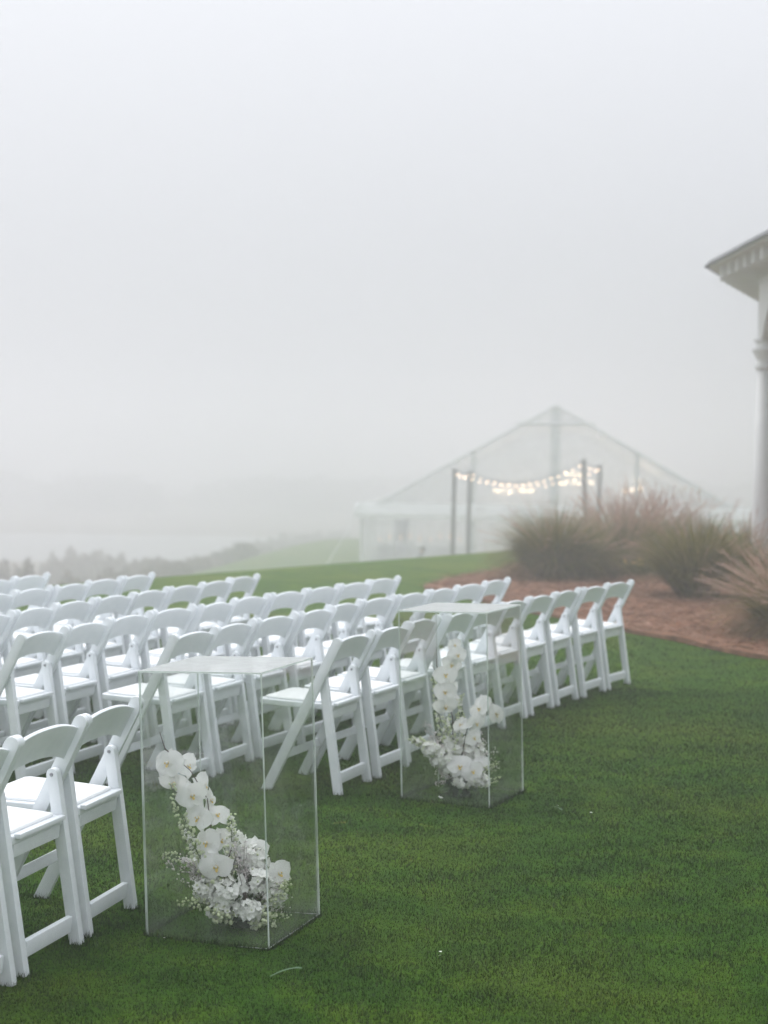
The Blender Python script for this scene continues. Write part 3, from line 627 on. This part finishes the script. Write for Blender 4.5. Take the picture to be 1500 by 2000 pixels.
def muhly(loc, rad, h, label, pink=.5, dry=.3, nb=3600, plume=1.0, lean=1.15, wind=0.0):
    z0 = float(height(np.float64(loc[0]), np.float64(loc[1]))) + .02
    t = empty('ornamental_grass', (loc[0], loc[1], z0)); tag(t, label, 'ornamental grass', 'ornamental grass clumps in the pine straw bed')
    def tufts(n, Lm, l1, wd, m, nm, spread=.19):
        az = rng.uniform(0, 2 * np.pi, n); rr = np.sqrt(rng.uniform(0, 1, n)) * spread; q = rr / spread
        P = np.stack([np.cos(az) * rr, np.sin(az) * rr, np.zeros(n)], 1); az2 = az + rng.normal(0, .35, n)
        l0 = q * .35 + rng.normal(0, .06, n); le = l0 + l1 * q ** .8 * rng.uniform(.5, 1.25, n) + .1 + wind * np.cos(az2)
        V, Fq_ = curved(P, az2, l0, le, Lm * rng.uniform(.65, 1.1, n), rng.uniform(.7, 1.4, n) * wd, 5)
        V[:, 2] = np.maximum(V[:, 2], .02)
        o = link(nm, npmesh(nm, V, Fq_, m), t); return o
    tufts(int(nb * .75), h * 1.05, lean, .006, M['muhly'], 'fine_blades')
    tufts(int(nb * .10), h * 1.08, lean * .95, .014, M['muhly'], 'blades')
    tufts(int(nb * dry * .6), h * .85, lean * 1.45, .011, M['muhly_brown'], 'dry_blades', .22)
    # plumes: stalks, each ending in a loose feather of fine branches
    n = int(240 * pink * plume); az = rng.uniform(0, 2 * np.pi, n); q = np.sqrt(rng.uniform(0, 1, n)); rr = q * .15
    P = np.stack([np.cos(az) * rr, np.sin(az) * rr, np.zeros(n)], 1); L = h * rng.uniform(.95, 1.36, n); l0 = q * .3; le = l0 + q * lean * .85 * rng.uniform(.5, 1.25, n) + wind * np.cos(az)
    V, Fq_ = curved(P, az, l0, le, L, np.full(n, .005), 5); tips = V.reshape(n, 12, 3)
    k = 26; tt = rng.uniform(0, 1, (n, k)); b0 = (tips[:, None, 6] * (1 - tt[..., None]) + tips[:, None, 10] * tt[..., None]).reshape(-1, 3)
    dr = np.repeat((tips[:, 10] - tips[:, 6]), k, 0); dr /= np.linalg.norm(dr, axis=1)[:, None] + 1e-9
    dv = dr + rng.normal(0, .17, dr.shape); dv /= np.linalg.norm(dv, axis=1)[:, None]
    v2, f2 = strips(b0, dv, rng.uniform(.06, .16, len(b0)), rng.uniform(.003, .006, len(b0)))
    me = npmesh('plumes_stalk', V, Fq_, M['plume']); pl = link('plumes', npmesh('plumes', v2, f2, M['plume']), t); link('stalks', me, t)
    # dense dark foot of the clump
    n = 500; az = rng.uniform(0, 6.283, n); rr = np.sqrt(rng.uniform(0, 1, n)) * .2; P = np.stack([np.cos(az) * rr, np.sin(az) * rr, np.zeros(n)], 1)
    V, Fq_ = curved(P, az, rr * 1.2, rr * 2, np.full(n, .33), np.full(n, .02), 3); link('clump_base', npmesh('clump_base', V, Fq_, M['muhly_brown']), t)
    return t
def gp(px, py): g = ground(px, py); return (g.x, g.y)
muhly(gp(1082, 1138), .9, 1.03, 'feathery olive grass clump left of the bed, nearest the tent', .18, .4, 6800, 1.0, 1.95)
muhly(gp(1362, 1176), .85, .96, 'large green grass clump with a dark bare foot in the bed centre', .1, .12, 7000, 1.0, 1.45)
muhly(gp(1215, 1122), .95, 1.0, 'pink plumed grass clump behind, between the two green clumps', .9, .6, 3000, 1.0, 1.6)
muhly(gp(1150, 1132), .7, .78, 'low brown arching grass tuft right of the leftmost clump', .3, 1.6, 1000, 1.0, 2.2)
muhly(gp(1290, 1112), .8, .98, 'tall pale pink plumes rising behind the large green clump', .8, .5, 1300, 1.0, 1.4)
muhly(gp(1556, 1258), .9, .80, 'reddish tan grass clump cut off by the right edge', .9, 1.5, 2600, 1.0, 1.9)
muhly(gp(1462, 1150), .8, .76, 'sparse straw coloured grass in front of the pavilion column', .4, 1.8, 1000, 1.0, 1.8)
def yucca(loc, h, n, label):
    z0 = float(height(np.float64(loc[0]), np.float64(loc[1]))); t = empty('yucca_plant', (loc[0], loc[1], z0)); tag(t, label, 'yucca')
    az = rng.uniform(0, 6.283, n); P = np.zeros((n, 3)); P[:, 2] = rng.uniform(.2, .5, n) * h; l0 = rng.uniform(.05, 1.0, n)
    V, Fq_ = curved(P, az, l0, l0 + .25, h * rng.uniform(.45, .65, n), np.full(n, .045), 3); link('leaves', npmesh('leaves', V, Fq_, M['yucca']), t)
    mb = MB(); mb.tube([(0, 0, -.05), (0, .01, h * .5)], [.07, .05], 8); mb.build('trunk', M['bark'], t, True)
yucca((4.98, 25.6), .80, 110, 'dark green spiky yucca behind the large grass clump'); yucca((5.42, 24.6), .72, 90, 'smaller spiky yucca just left of the pavilion column')
yucca((4.60, 26.2), .80, 80, 'spiky yucca farther behind the large grass clump, left of the other two')
# low ground cover with yellow flowers
g = ground(1205, 1128); t = empty('ground_cover', (g.x, g.y, .03)); tag(t, 'low green ground cover with small yellow flowers between the clumps', 'ground cover')
n = 2600; P = np.stack([rng.normal(0, .32, n), rng.normal(0, .22, n), np.abs(rng.normal(.08, .07, n))], 1); D = rng.normal(size=(n, 3)); D[:, 2] = np.abs(D[:, 2]); D /= np.linalg.norm(D, axis=1)[:, None]
V, T = strips(P, D, rng.uniform(.03, .07, n), rng.uniform(.015, .03, n)); tag(link('leaves', npmesh('leaves', V, T, M['cover']), t), kind='stuff')
mb = MB()
for i in range(26): floret(mb, (random.gauss(0, .26), random.gauss(-.1, .16), .2 + random.uniform(-.05, .04)), (random.gauss(0, .4), -.6, 1), .028, 0, 6)
tag(mb.build('yellow_flowers', M['yellow'], t), kind='stuff')

# ------------------------------------------------------------------ rotunda pavilion at the right edge
M['white'] = plain('white_painted_wood', (.78, .79, .79), .5, .04, 3, .1, 60)
M['shingle'] = plain('grey_shingles', (.12, .125, .13), .85, .35, 6, .6, 30)
M['stone'] = plain('pavilion_floor', (.45, .43, .40), .8, .2, 2)
RC = 9.2; PT = at(1385, 524, 23.0); cdir = Vector((math.cos(R(-10.1)), math.sin(R(-10.1)), 0)); PC = Vector((PT.x, PT.y, 0)) + cdir * RC; ZE = PT.z
pv = empty('pavilion', (PC.x, PC.y, 0)); tag(pv, 'white rotunda with arched colonnade and grey shingle roof at the right edge', 'pavilion')
TH0 = R(169.9); NS = 16
def vx(k, r_): t = TH0 + 2 * math.pi * k / NS; return Vector((math.cos(t) * r_, math.sin(t) * r_, 0))
Zv = lambda z: Vector((0, 0, z))
for k in range(NS):
    mb = MB(); a, b = vx(k, RC), vx(k + 1, RC); apex = Zv(ZE + .12 + RC * .40)
    mb.add([a + Zv(ZE + .10), b + Zv(ZE + .10), apex, a * 1.008 + Zv(ZE + .02), b * 1.008 + Zv(ZE + .02)], [(0, 1, 2), (3, 4, 1, 0)]); mb.build('roof_panel', M['shingle'], pv)
    mb = MB(); i0, i1 = a * .992, b * .992
    mb.add([a + Zv(ZE), b + Zv(ZE), b + Zv(ZE + .055), a + Zv(ZE + .055), i0 + Zv(ZE), i1 + Zv(ZE)], [(0, 1, 2, 3), (4, 5, 1, 0)]); mb.build('fascia', M['white'], pv)
    mb = MB(); c0, c1 = vx(k, RC - 1.05), vx(k + 1, RC - 1.05)
    mb.add([i0 + Zv(ZE + .012), i1 + Zv(ZE + .012), c1 + Zv(ZE + .05), c0 + Zv(ZE + .05)], [(3, 2, 1, 0)]); mb.build('soffit', M['white'], pv)
ROV = .78; RCO = RC - ROV
ent = MB()
for k in range(NS):
    a, b = vx(k, RCO), vx(k + 1, RCO); ez = (b - a).normalized(); nrm = Vector((ez.y, -ez.x, 0)); L = (b - a).length; hw = .11; zs, zt = 3.30, ZE + .03
    # spandrel with an arched opening
    v = []; f = []; na = 14; spr = zs - .25; r0 = L / 2 - .2; rise = min(zt - .28 - spr, r0)
    outl = [(0.0, zs), (.2, zs)] + [(L / 2 - r0 * math.cos(math.pi * i / na), max(zs, spr + rise * math.sin(math.pi * i / na)) if 0 < i < na else zs) for i in range(1, na)] + [(L - .2, zs), (L, zs)]
    n = len(outl)
    for s_ in (-1, 1):
        v += [a + ez * x + Zv(z) + nrm * hw * s_ for x, z in outl] + [a + ez * x + Zv(zt) + nrm * hw * s_ for x, z in outl]
    for q in range(n - 1):
        f += [(q, q + 1, n + q + 1, n + q), (2 * n + q + 1, 2 * n + q, 3 * n + q, 3 * n + q + 1), (q + 1, q, 2 * n + q, 2 * n + q + 1)]
    f.append((n, 2 * n - 1, 4 * n - 1, 3 * n)); mb = MB(); mb.add(v, f); sp = mb.build('arch_panel', M['white'], pv)
    mb = MB(); mb.box((a + b) / 2 + Zv(zt - .12) + nrm * (hw + .02), (L / 2, .03, .05), (ez, nrm, Vector((0, 0, 1)))); mb.build('cornice_moulding', M['white'], sp)
    # column, capital and base
    cmb = MB(); cmb.lathe([(.138, .12), (.138, .2), (.133, 1.1), (.113, 2.9)], 24, 0, a)
    co = cmb.build('column', M['white'], pv, True)
    mb = MB(); mb.lathe([(.115, 2.88), (.135, 2.9), (.135, 2.94), (.117, 2.96), (.117, 3.02), (.155, 3.1), (.18, 3.14), (.18, 3.18), (.14, 3.2), (.14, 3.24), (.165, 3.28), (.165, 3.299)], 24, 0, a); mb.build('capital', M['white'], co, True)
    mb = MB(); mb.lathe([(.21, 0), (.21, .07), (.185, .09), (.185, .115), (.16, .125)], 24, 0, a); mb.build('column_base', M['white'], co, True)
    if k in (0, 1, 2, 13, 14, 15):
        e0, e1 = vx(k, RC - .1), vx(k + 1, RC - .1); ed = (e1 - e0).normalized(); nn = Vector((ed.y, -ed.x, 0)); cnt = 8
        for q in range(cnt):
            c = e0.lerp(e1, (q + .5) / cnt) - nn * .36 + Zv(ZE - .07); mb = MB(); mb.box(c, (.065, .34, .085), (ed, nn, Vector((0, 0, 1)))); mb.build('bracket', M['white'], pv)
mb = MB(); mb.lathe([(RCO + .35, 0.0), (RCO + .35, .03), (.01, .03)], 48); mb.build('floor', M['stone'], pv)

# ------------------------------------------------------------------ reception tent
def clear_mat(name, wh, col_=(.8, .82, .84)):
    m, n, out = mat(name); tr = N(n, 'ShaderNodeBsdfTransparent'); tr.inputs[0].default_value = (.93, .94, .95, 1)
    p = N(n, 'ShaderNodeBsdfPrincipled'); p.inputs['Base Color'].default_value = (*col_, 1); p.inputs['Roughness'].default_value = .25
    t = N(n, 'ShaderNodeBsdfTranslucent'); t.inputs[0].default_value = (*col_, 1); m0 = N(n, 'ShaderNodeMixShader'); m0.inputs[0].default_value = .5
    n.links.new(p.outputs[0], m0.inputs[1]); n.links.new(t.outputs[0], m0.inputs[2])
    tx = noise(n, .7, 4); r_ = N(n, 'ShaderNodeMapRange'); r_.inputs[1].default_value = .3; r_.inputs[2].default_value = .7; r_.inputs[3].default_value = wh * .6; r_.inputs[4].default_value = wh * 1.4
    n.links.new(tx.outputs['Fac'], r_.inputs[0]); ms = N(n, 'ShaderNodeMixShader'); n.links.new(r_.outputs[0], ms.inputs[0]); n.links.new(tr.outputs[0], ms.inputs[1]); n.links.new(m0.outputs[0], ms.inputs[2]); n.links.new(ms.outputs[0], out.inputs[0]); return m
M['clear'] = clear_mat('clear_vinyl_roof', .45); M['wall'] = clear_mat('clear_vinyl_wall', .5); M['gable'] = clear_mat('clear_vinyl_gable', .42)
M['tentwhite'] = plain('white_tent_vinyl', (.84, .86, .87), .5, .03, 1, trans=.3); M['alu'] = plain('aluminium_frame', (.72, .74, .76), .4, .05, 4)
M['post'] = plain('dark_timber_post', (.035, .035, .04), .8, .3, 4)
TW, TDp, TD, TZ = 17.6, 30.0, 77.0, -3.6
tl = at(705, 1100, TD); rzt = R(-5.7); tent = empty('reception_tent', (tl.x, tl.y, TZ), rzt)
tag(tent, 'large clear roofed frame tent with white valance glowing in the fog', 'tent')
EV, PK = 2.65, 7.6
nb_ = 6; bay = TDp / nb_
mb = MB(); mb.add([(0, 0, EV), (TW / 2, 0, PK), (TW / 2, TDp, PK), (0, TDp, EV)], [(0, 1, 2, 3)]); mb.build('roof_panel', M['clear'], tent)
mb = MB(); mb.add([(TW, 0, EV), (TW / 2, 0, PK), (TW / 2, TDp, PK), (TW, TDp, EV)], [(3, 2, 1, 0)]); mb.build('roof_panel', M['clear'], tent)
for yy in (.02, TDp - .02):
    mb = MB(); mb.add([(0, yy, EV), (TW, yy, EV), (TW / 2, yy, PK)], [(0, 1, 2)]); mb.build('gable_panel', M['gable'], tent)
for i in range(nb_ + 1):
    for s in (0, 1):
        mb = MB(); a = Vector((0 if s == 0 else TW, i * bay, EV)); b = Vector((TW / 2, i * bay, PK)); mb.tube([a, b], .07, 6); mb.build('rafter', M['alu'], tent)
        mb = MB(); mb.box((a.x, i * bay, EV / 2), (.07, .07, EV / 2)); mb.build('eave_post', M['alu'], tent)
    mb = MB(); mb.tube([(TW / 2 - 1.8, i * bay, PK - .82), (TW / 2 + 1.8, i * bay, PK - .82)], .06, 6); mb.build('collar_tie', M['alu'], tent)
for x_ in (TW * .29, TW * .5, TW * .71):
    zt = EV + (PK - EV) * (1 - abs(x_ - TW / 2) / (TW / 2)); mb = MB(); mb.box((x_, .1, zt / 2), (.1 if x_ != TW * .5 else .22, .06, zt / 2)); mb.build('gable_post', M['tentwhite' if x_ == TW * .5 else 'alu'], tent)
for fr in (.25, .5, .75, 1):
    for s in ((0,) if fr == 1 else (-1, 1)):
        x_ = TW / 2 + s * TW / 2 * (1 - fr); mb = MB(); mb.tube([(x_, 0, EV + (PK - EV) * fr - .05), (x_, TDp, EV + (PK - EV) * fr - .05)], .05, 6); mb.build('purlin', M['alu'], tent)
# white sloping skirt and scalloped valance along the gable end and the long sides
def valance(p0, p1, out_):
    p0, p1, out_ = Vector(p0), Vector(p1), Vector(out_); L = (p1 - p0).length; n = int(L / .85); mb = MB(); d = (p1 - p0) / n
    mb.add([p0 + Zv(EV + .42), p1 + Zv(EV + .42), p1 + out_ * .35 + Zv(EV - .06), p0 + out_ * .35 + Zv(EV - .06)], [(0, 1, 2, 3)])
    for i in range(n):
        a = p0 + d * i + out_ * .36; v = [a + Zv(EV - .06), a + d + Zv(EV - .06)]; k = 8
        lo = [a + d * (1 - j / k) + out_ * (.03 * math.sin(j * 1.3 + i)) + Zv(EV - .24 - .09 * math.sin(math.pi * j / k)) for j in range(k + 1)]; mb.add(v + lo, [tuple(range(len(v + lo)))])
    mb.build('valance', M['tentwhite'], tent)
valance((-.3, 0, 0), (TW + .3, 0, 0), (0, -1, 0)); valance((0, TDp, 0), (0, -.3, 0), (-1, 0, 0)); valance((TW, -.3, 0), (TW, TDp, 0), (1, 0, 0))
def wallp(p0, p1, n, mt='wall'):
    p0, p1 = Vector(p0), Vector(p1); L = (p1 - p0).length; d = (p1 - p0).normalized(); nr = Vector((d.y, -d.x, 0))
    for i in range(n):
        mb = MB(); k = 18; v = []
        for j in range(k + 1):
            s = i * L / n + L / n * j / k; q = p0 + d * s + nr * (.05 * math.sin(j * 1.9 + i) + .03 * math.sin(j * 4.1)); v += [q + Zv(0), q + Zv(EV - .1)]
        mb.add(v, [(2 * j, 2 * j + 2, 2 * j + 3, 2 * j + 1) for j in range(k)]); mb.build('wall_panel', M[mt], tent, True)
wallp((0, 0, 0), (TW, 0, 0), 6); wallp((0, TDp, 0), (0, 0, 0), 6); wallp((TW, 0, 0), (TW, TDp, 0), 6)
mb = MB(); mb.tube([(-.3, -.2, 2.3), (-1.6, -1.0, 0)], .03, 5); mb.build('guy_strap', M['tentwhite'], tent)
mb = MB(); mb.add([(.1, .1, .02), (TW - .1, .1, .02), (TW - .1, TDp, .02), (.1, TDp, .02)], [(0, 1, 2, 3)]); mb.build('floor', plain('tent_floor', (.30, .29, .28), .7), tent)
M['bulb'] = emit('warm_bulb', (1, .74, .46), 14); M['bulb2'] = emit('string_bulb', (1, .70, .48), 7); M['flame'] = emit('candle_flame', (1, .5, .25), 3.5)
sp_ = MB(); sp_.lathe([(.01, -.5), (.35, -.35), (.5, 0), (.35, .35), (.01, .5)], 8); BULB = sp_.mesh('bulb', M['bulb'], True); SBULB = sp_.mesh('bulb', M['bulb2'], True)
def chandelier(px, py, dep, wd, nbb, label, tiers=1):
    c = at(px, py, dep); t = empty('chandelier', c); tag(t, label, 'chandelier', 'lit chandeliers hanging in the tent')
    mb = MB(); mb.tube([(0, 0, .3), (0, 0, 2.4)], .025, 5); mb.build('rod', M['alu'], t)
    for k in range(tiers):
        r_ = wd / 2 * (1 - .45 * k); z = .42 * k; mb = MB(); P = [(r_ * math.cos(2 * math.pi * i / 20), r_ * math.sin(2 * math.pi * i / 20), z) for i in range(21)]; mb.tube(P, .025, 5, 0, False)
        for i in range(4): mb.tube([(0, 0, .35 + z), (r_ * math.cos(i * 1.571), r_ * math.sin(i * 1.571), z)], .012, 4)
        mb.build('ring', M['alu'], t); n = nbb if k == 0 else nbb // 2
        for i in range(n): a = 2 * math.pi * (i + .3) / n; link('bulb', BULB, t, Matrix.Translation((r_ * math.cos(a) * random.uniform(.75, 1.05), r_ * math.sin(a) * random.uniform(.75, 1.05), z + .12 + random.uniform(-.09, .12))) @ Matrix.Scale(random.uniform(.07, .12), 4))
    pl = bpy.data.lights.new('chandelier_light', 'POINT'); pl.energy = 120 * tiers; pl.color = (1, .72, .45); pl.shadow_soft_size = .5
    po = bpy.data.objects.new('lamp', pl); col.objects.link(po); po.parent = t; po.location = (0, 0, .1)
    return t
chandelier(1124, 947, 86, 2.0, 16, 'biggest glowing chandelier, hanging near the tent centre', 2)
chandelier(985, 965, 86, .95, 9, 'small glowing chandelier, leftmost in the tent'); chandelier(1028, 962, 90, .85, 8, 'small glowing chandelier just left of the biggest one')
chandelier(1243, 960, 90, .60, 9, 'compact glowing chandelier at the right of the tent', 2); chandelier(1221, 965, 100, .25, 4, 'tiny faint chandelier just left of the rightmost one')
# posts carrying string lights
PP = []
for (px, py, dep, lb) in [(888, 918, 66, 'dark timber post, leftmost in front of the tent'), (918, 922, 70, 'dark timber post, second from the left in front of the tent'), (1140, 900, 66, 'dark timber post rising behind the leftmost grass clump'), (1172, 911, 70, 'dark timber post, rightmost, behind the pink plumes')]:
    tp = at(px, py, dep); z0 = float(height(np.float64(tp.x), np.float64(tp.y))); t = empty('light_post', (tp.x, tp.y, z0)); tag(t, lb, 'post', 'posts carrying the string lights'); h = tp.z - z0
    mb = MB(); ln = .012 if px != 1140 else -.05
    mb.box((-ln * h / 2, 0, h / 2), (.085, .085, h / 2), (Vector((1, 0, 0)), Vector((0, 1, 0)), Vector((ln, 0, 1)).normalized())); mb.build('shaft', M['post'], t)
    mb = MB(); mb.box((0, 0, h + .03), (.1, .1, .03)); mb.build('cap', M['post'], t); PP.append(tp)
def strand(a, b, sag, n, label):
    a, b = Vector(a), Vector(b); t = empty('string_light', a); tag(t, label, 'string lights', 'warm string lights in front of the tent')
    f = lambda s: (b - a) * s - Zv(sag * 4 * s * (1 - s)); mb = MB(); mb.tube([f(i / 24) for i in range(25)], .018, 4); mb.build('cable', M['post'], t)
    for i in range(n):
        p = f((i + .5) / n) - Zv(.10 + random.uniform(0, .06)); link('bulb', SBULB, t, Matrix.Translation(p) @ Matrix.Diagonal((.055, .055, .075, 1)))
strand(PP[0], PP[2], .66, 18, 'sagging strand of warm bulbs between the outer posts'); strand(PP[1], PP[3], .58, 18, 'sagging strand of warm bulbs on the farther pair of posts')
strand(PP[0], PP[1], .1, 4, 'short strand of bulbs joining the two left posts'); strand(PP[2], PP[3], .1, 4, 'short strand of bulbs joining the two right posts')
a_, b_ = at(930, 994, 76), at(1180, 992, 79); strand(a_, b_, .12, 12, 'low strand of bulbs running along the tent valance')
# table with candles behind the tent wall
tb = at(820, 1075, 84); z0 = TZ + .02
t = empty('banquet_table', (tb.x, tb.y, z0), rzt); tag(t, 'long draped banquet table with candles behind the clear tent wall', 'table')
mb = MB(); mb.box((0, 0, .74), (2.2, .45, .02)); bevel(mb.mesh('x', M['tentwhite'])); mb.build('table_top', M['tentwhite'], t)
mb = MB(); P = [(-2.2, -.46), (2.2, -.46), (2.2, .46), (-2.2, .46)]
mb.add([(x, y, 0) for x, y in P] + [(x, y, .735) for x, y in P], [(i, (i + 1) % 4, 4 + (i + 1) % 4, 4 + i) for i in range(4)]); mb.build('tablecloth', plain('slate_cloth', (.22, .23, .28), .8), t)
for i in range(9):
    x_ = -2.0 + i * .5; lc = Matrix.Rotation(rzt, 4, 'Z') @ Vector((x_, random.uniform(-.2, .2), .77)); c = empty('candle', Vector((tb.x, tb.y, z0)) + lc); tag(c, 'lit candle in a row on the banquet table in the tent', 'candle', 'candles on the banquet table')
    mb = MB(); hh = random.uniform(.14, .36); mb.lathe([(.035, 0), (.035, hh), (.005, hh)], 8); mb.build('wax', M['tentwhite'], c); mb = MB(); mb.lathe([(.005, hh + .01), (.05, hh + .07), (.005, hh + .17)], 6); mb.build('flame', M['flame'], c, True)
tb2 = at(785, 1030, 88); t = empty('backdrop_screen', (tb2.x, tb2.y, z0), rzt); tag(t, 'dark blue grey standing screen inside the left of the tent', 'screen')
mb = MB(); mb.box((0, 0, 1.35), (.36, .03, 1.1)); mb.build('panel', plain('slate_panel', (.10, .12, .18), .7), t); mb = MB(); mb.box((0, 0, .125), (.3, .2, .12)); mb.build('foot', M['post'], t)

# person sitting low on the grass by the tent
M['cloth'] = plain('grey_jacket', (.10, .11, .13), .85, .2, 6); M['hair'] = plain('dark_hair', (.03, .025, .022), .7); M['skin'] = plain('skin', (.5, .33, .26), .55)
def skin_body(name, V, E, Rd, m, parent):
    me = bpy.data.meshes.new(name); me.from_pydata(V, E, []); me.materials.append(m); o = link(name, me, parent)
    md = o.modifiers.new('skin', 'SKIN'); md.use_smooth_shade = True
    for i, r_ in enumerate(Rd): sv = me.skin_vertices[0].data[i]; sv.radius = (r_, r_ * .85); sv.use_root = (i == 0)
    o.modifiers.new('sub', 'SUBSURF').levels = 1; o.modifiers['sub'].render_levels = 2; return o
pp = at(817, 1088, 72); z0 = float(height(np.float64(pp.x), np.float64(pp.y))); per = empty('person', (pp.x, pp.y, z0 + .42)); tag(per, 'person in a dark grey jacket sitting hunched on a stool before the tent', 'person')
per.scale = (1.0, 1.0, 1.0)
V = [(0, 0, .05), (.02, -.02, .28), (.08, -.06, .50), (.12, -.08, .60), (.16, -.10, .70), (.18, -.12, .80), (.02, -.2, .47), (-.12, -.34, .25), (-.05, -.42, .12), (.10, .12, .46), (.05, .24, .22), (-.08, .12, .08), (-.14, -.12, .06), (-.5, -.2, .08), (-.5, -.2, -.30), (-.60, -.22, -.38), (-.14, .12, .06), (-.5, .16, .08), (-.48, .16, -.30), (-.58, .16, -.38)]
E_ = [(0, 1), (1, 2), (2, 3), (3, 4), (4, 5), (2, 6), (6, 7), (7, 8), (2, 9), (9, 10), (10, 11), (0, 12), (12, 13), (13, 14), (14, 15), (0, 16), (16, 17), (17, 18), (18, 19)]
skin_body('body', V, E_, [.16, .15, .14, .06, .10, .08, .06, .045, .035, .06, .045, .035, .09, .07, .05, .04, .09, .07, .05, .04], M['cloth'], per)
mb = MB(); mb.lathe([(.02, .74), (.10, .72), (.128, .80), (.12, .88), (.07, .935), (.01, .945)], 12, 0, (.19, -.10, 0)); mb.build('hair', M['hair'], per, True)
mb = MB(); mb.lathe([(.02, .66), (.07, .67), (.09, .74), (.085, .80), (.03, .84)], 12, 0, (.145, -.13, 0)); mb.build('face', M['skin'], per, True)
st = empty('stool', (pp.x, pp.y, z0)); tag(st, 'low dark stool under the person before the tent', 'stool')
mb = MB(); mb.lathe([(.18, .34), (.2, .36), (.2, .40), (.01, .40)], 16); mb.build('seat', M['post'], st, True)
for i in range(4):
    a = i * 1.571 + .78; mb = MB(); mb.tube([(.2 * math.cos(a), .2 * math.sin(a), -.05), (.14 * math.cos(a), .14 * math.sin(a), .35)], .02, 6); mb.build('leg', M['post'], st)

# ------------------------------------------------------------------ shrubs on the marsh edge and the far shore
def leafmass(blobs, n_per, sz, m, name, label):
    Vs = []
    for (c, r_) in blobs:
        n = int(n_per * (r_[0] * r_[2]) ** .5); d = rng.normal(size=(n, 3)); d /= np.linalg.norm(d, axis=1)[:, None]; k = rng.uniform(.25, 1, n) ** .5 * (1 + .25 * np.sin(d[:, 0] * 7 + c[0]) * np.cos(d[:, 2] * 6 + c[1]))
        P = np.array(c) + d * np.array(r_) * k[:, None]; P[:, 2] = np.maximum(P[:, 2], height(P[:, 0], P[:, 1]))
        D = rng.normal(size=(n, 3)); D[:, 2] += .6; D /= np.linalg.norm(D, axis=1)[:, None]; Vs.append(strips(P, D, rng.uniform(.6, 1.4, n) * sz, rng.uniform(.6, 1.2, n) * sz * .7)[0])
    V = np.concatenate(Vs); o = link(name, npmesh(name, V, np.arange(len(V)).reshape(-1, 3), m)); return tag(o, label, 'shrubs', kind='stuff')
def blob(px, ytop, dep, wpx, k=1.0):
    dep *= k
    c = at(px, ytop, dep); z0 = float(height(np.float64(c.x), np.float64(c.y))); h = max(.8, c.z - z0); wd = wpx / F_PX * dep / 2
    return ((c.x, c.y, z0 + h * .45), (wd, wd * .8, h * .55))
near = [blob(px + random.uniform(-8, 8), yt + random.uniform(-6, 6), dep, wpx, 1.75) for (px, yt, dep, wpx) in [(-60, 1092, 46, 90), (10, 1096, 44, 70), (55, 1100, 42, 60), (100, 1082, 56, 70), (140, 1072, 60, 80), (190, 1074, 62, 70), (235, 1080, 60, 60), (275, 1090, 54, 60), (305, 1086, 50, 60), (335, 1098, 46, 60), (230, 1112, 42, 70), (60, 1118, 38, 80), (140, 1122, 38, 60), (-20, 1116, 38, 80), (375, 1104, 52, 60), (410, 1100, 56, 50), (290, 1118, 40, 60)]]
leafmass(near, 2400, .2, M['shrub'], 'shrub_thicket', 'brownish marsh shrubs blurred by fog at the left behind the chairs')
far = [blob(px + random.uniform(-6, 6), yt + random.uniform(-5, 5), dep, wpx, 1.3) for (px, yt, dep, wpx) in [(430, 1078, 92, 60), (460, 1066, 98, 60), (490, 1058, 104, 60), (520, 1050, 110, 60), (550, 1044, 114, 60), (580, 1046, 118, 60), (610, 1042, 122, 60), (640, 1040, 126, 60), (670, 1038, 130, 50), (480, 1080, 90, 60), (520, 1072, 96, 60), (560, 1066, 102, 50), (600, 1058, 108, 50), (400, 1092, 80, 60), (440, 1096, 76, 60), (480, 1098, 74, 50)]]
leafmass(far, 1100, .28, M['shrub_green'], 'shrub_thicket', 'dim grey green shrubs along the slope left of the tent')
tl_ = [((x + random.uniform(-4, 4), 262 + random.uniform(-4, 24), -5.4 + random.uniform(-1, 1.2)), (random.uniform(6, 10), 4, random.uniform(2.6, 3.6))) for x in range(-170, 150, 7)]
leafmass(tl_, 420, .7, M['shrub_green'], 'treeline', 'far shore woods barely visible through the fog')

# ------------------------------------------------------------------ the fog itself
mb = MB(); mb.box((0, 290, 0.2), (700, 420, 10.2)); hz = mb.build('haze', [])
tag(hz, 'thick sea fog', kind='stuff')
m, n, out = mat('fog'); pvn = N(n, 'ShaderNodeVolumePrincipled'); pvn.inputs['Color'].default_value = (.985, .983, .997, 1); pvn.inputs['Density'].default_value = .0122; pvn.inputs['Anisotropy'].default_value = .72
n.links.new(pvn.outputs[0], out.inputs['Volume']); hz.data.materials.append(m)
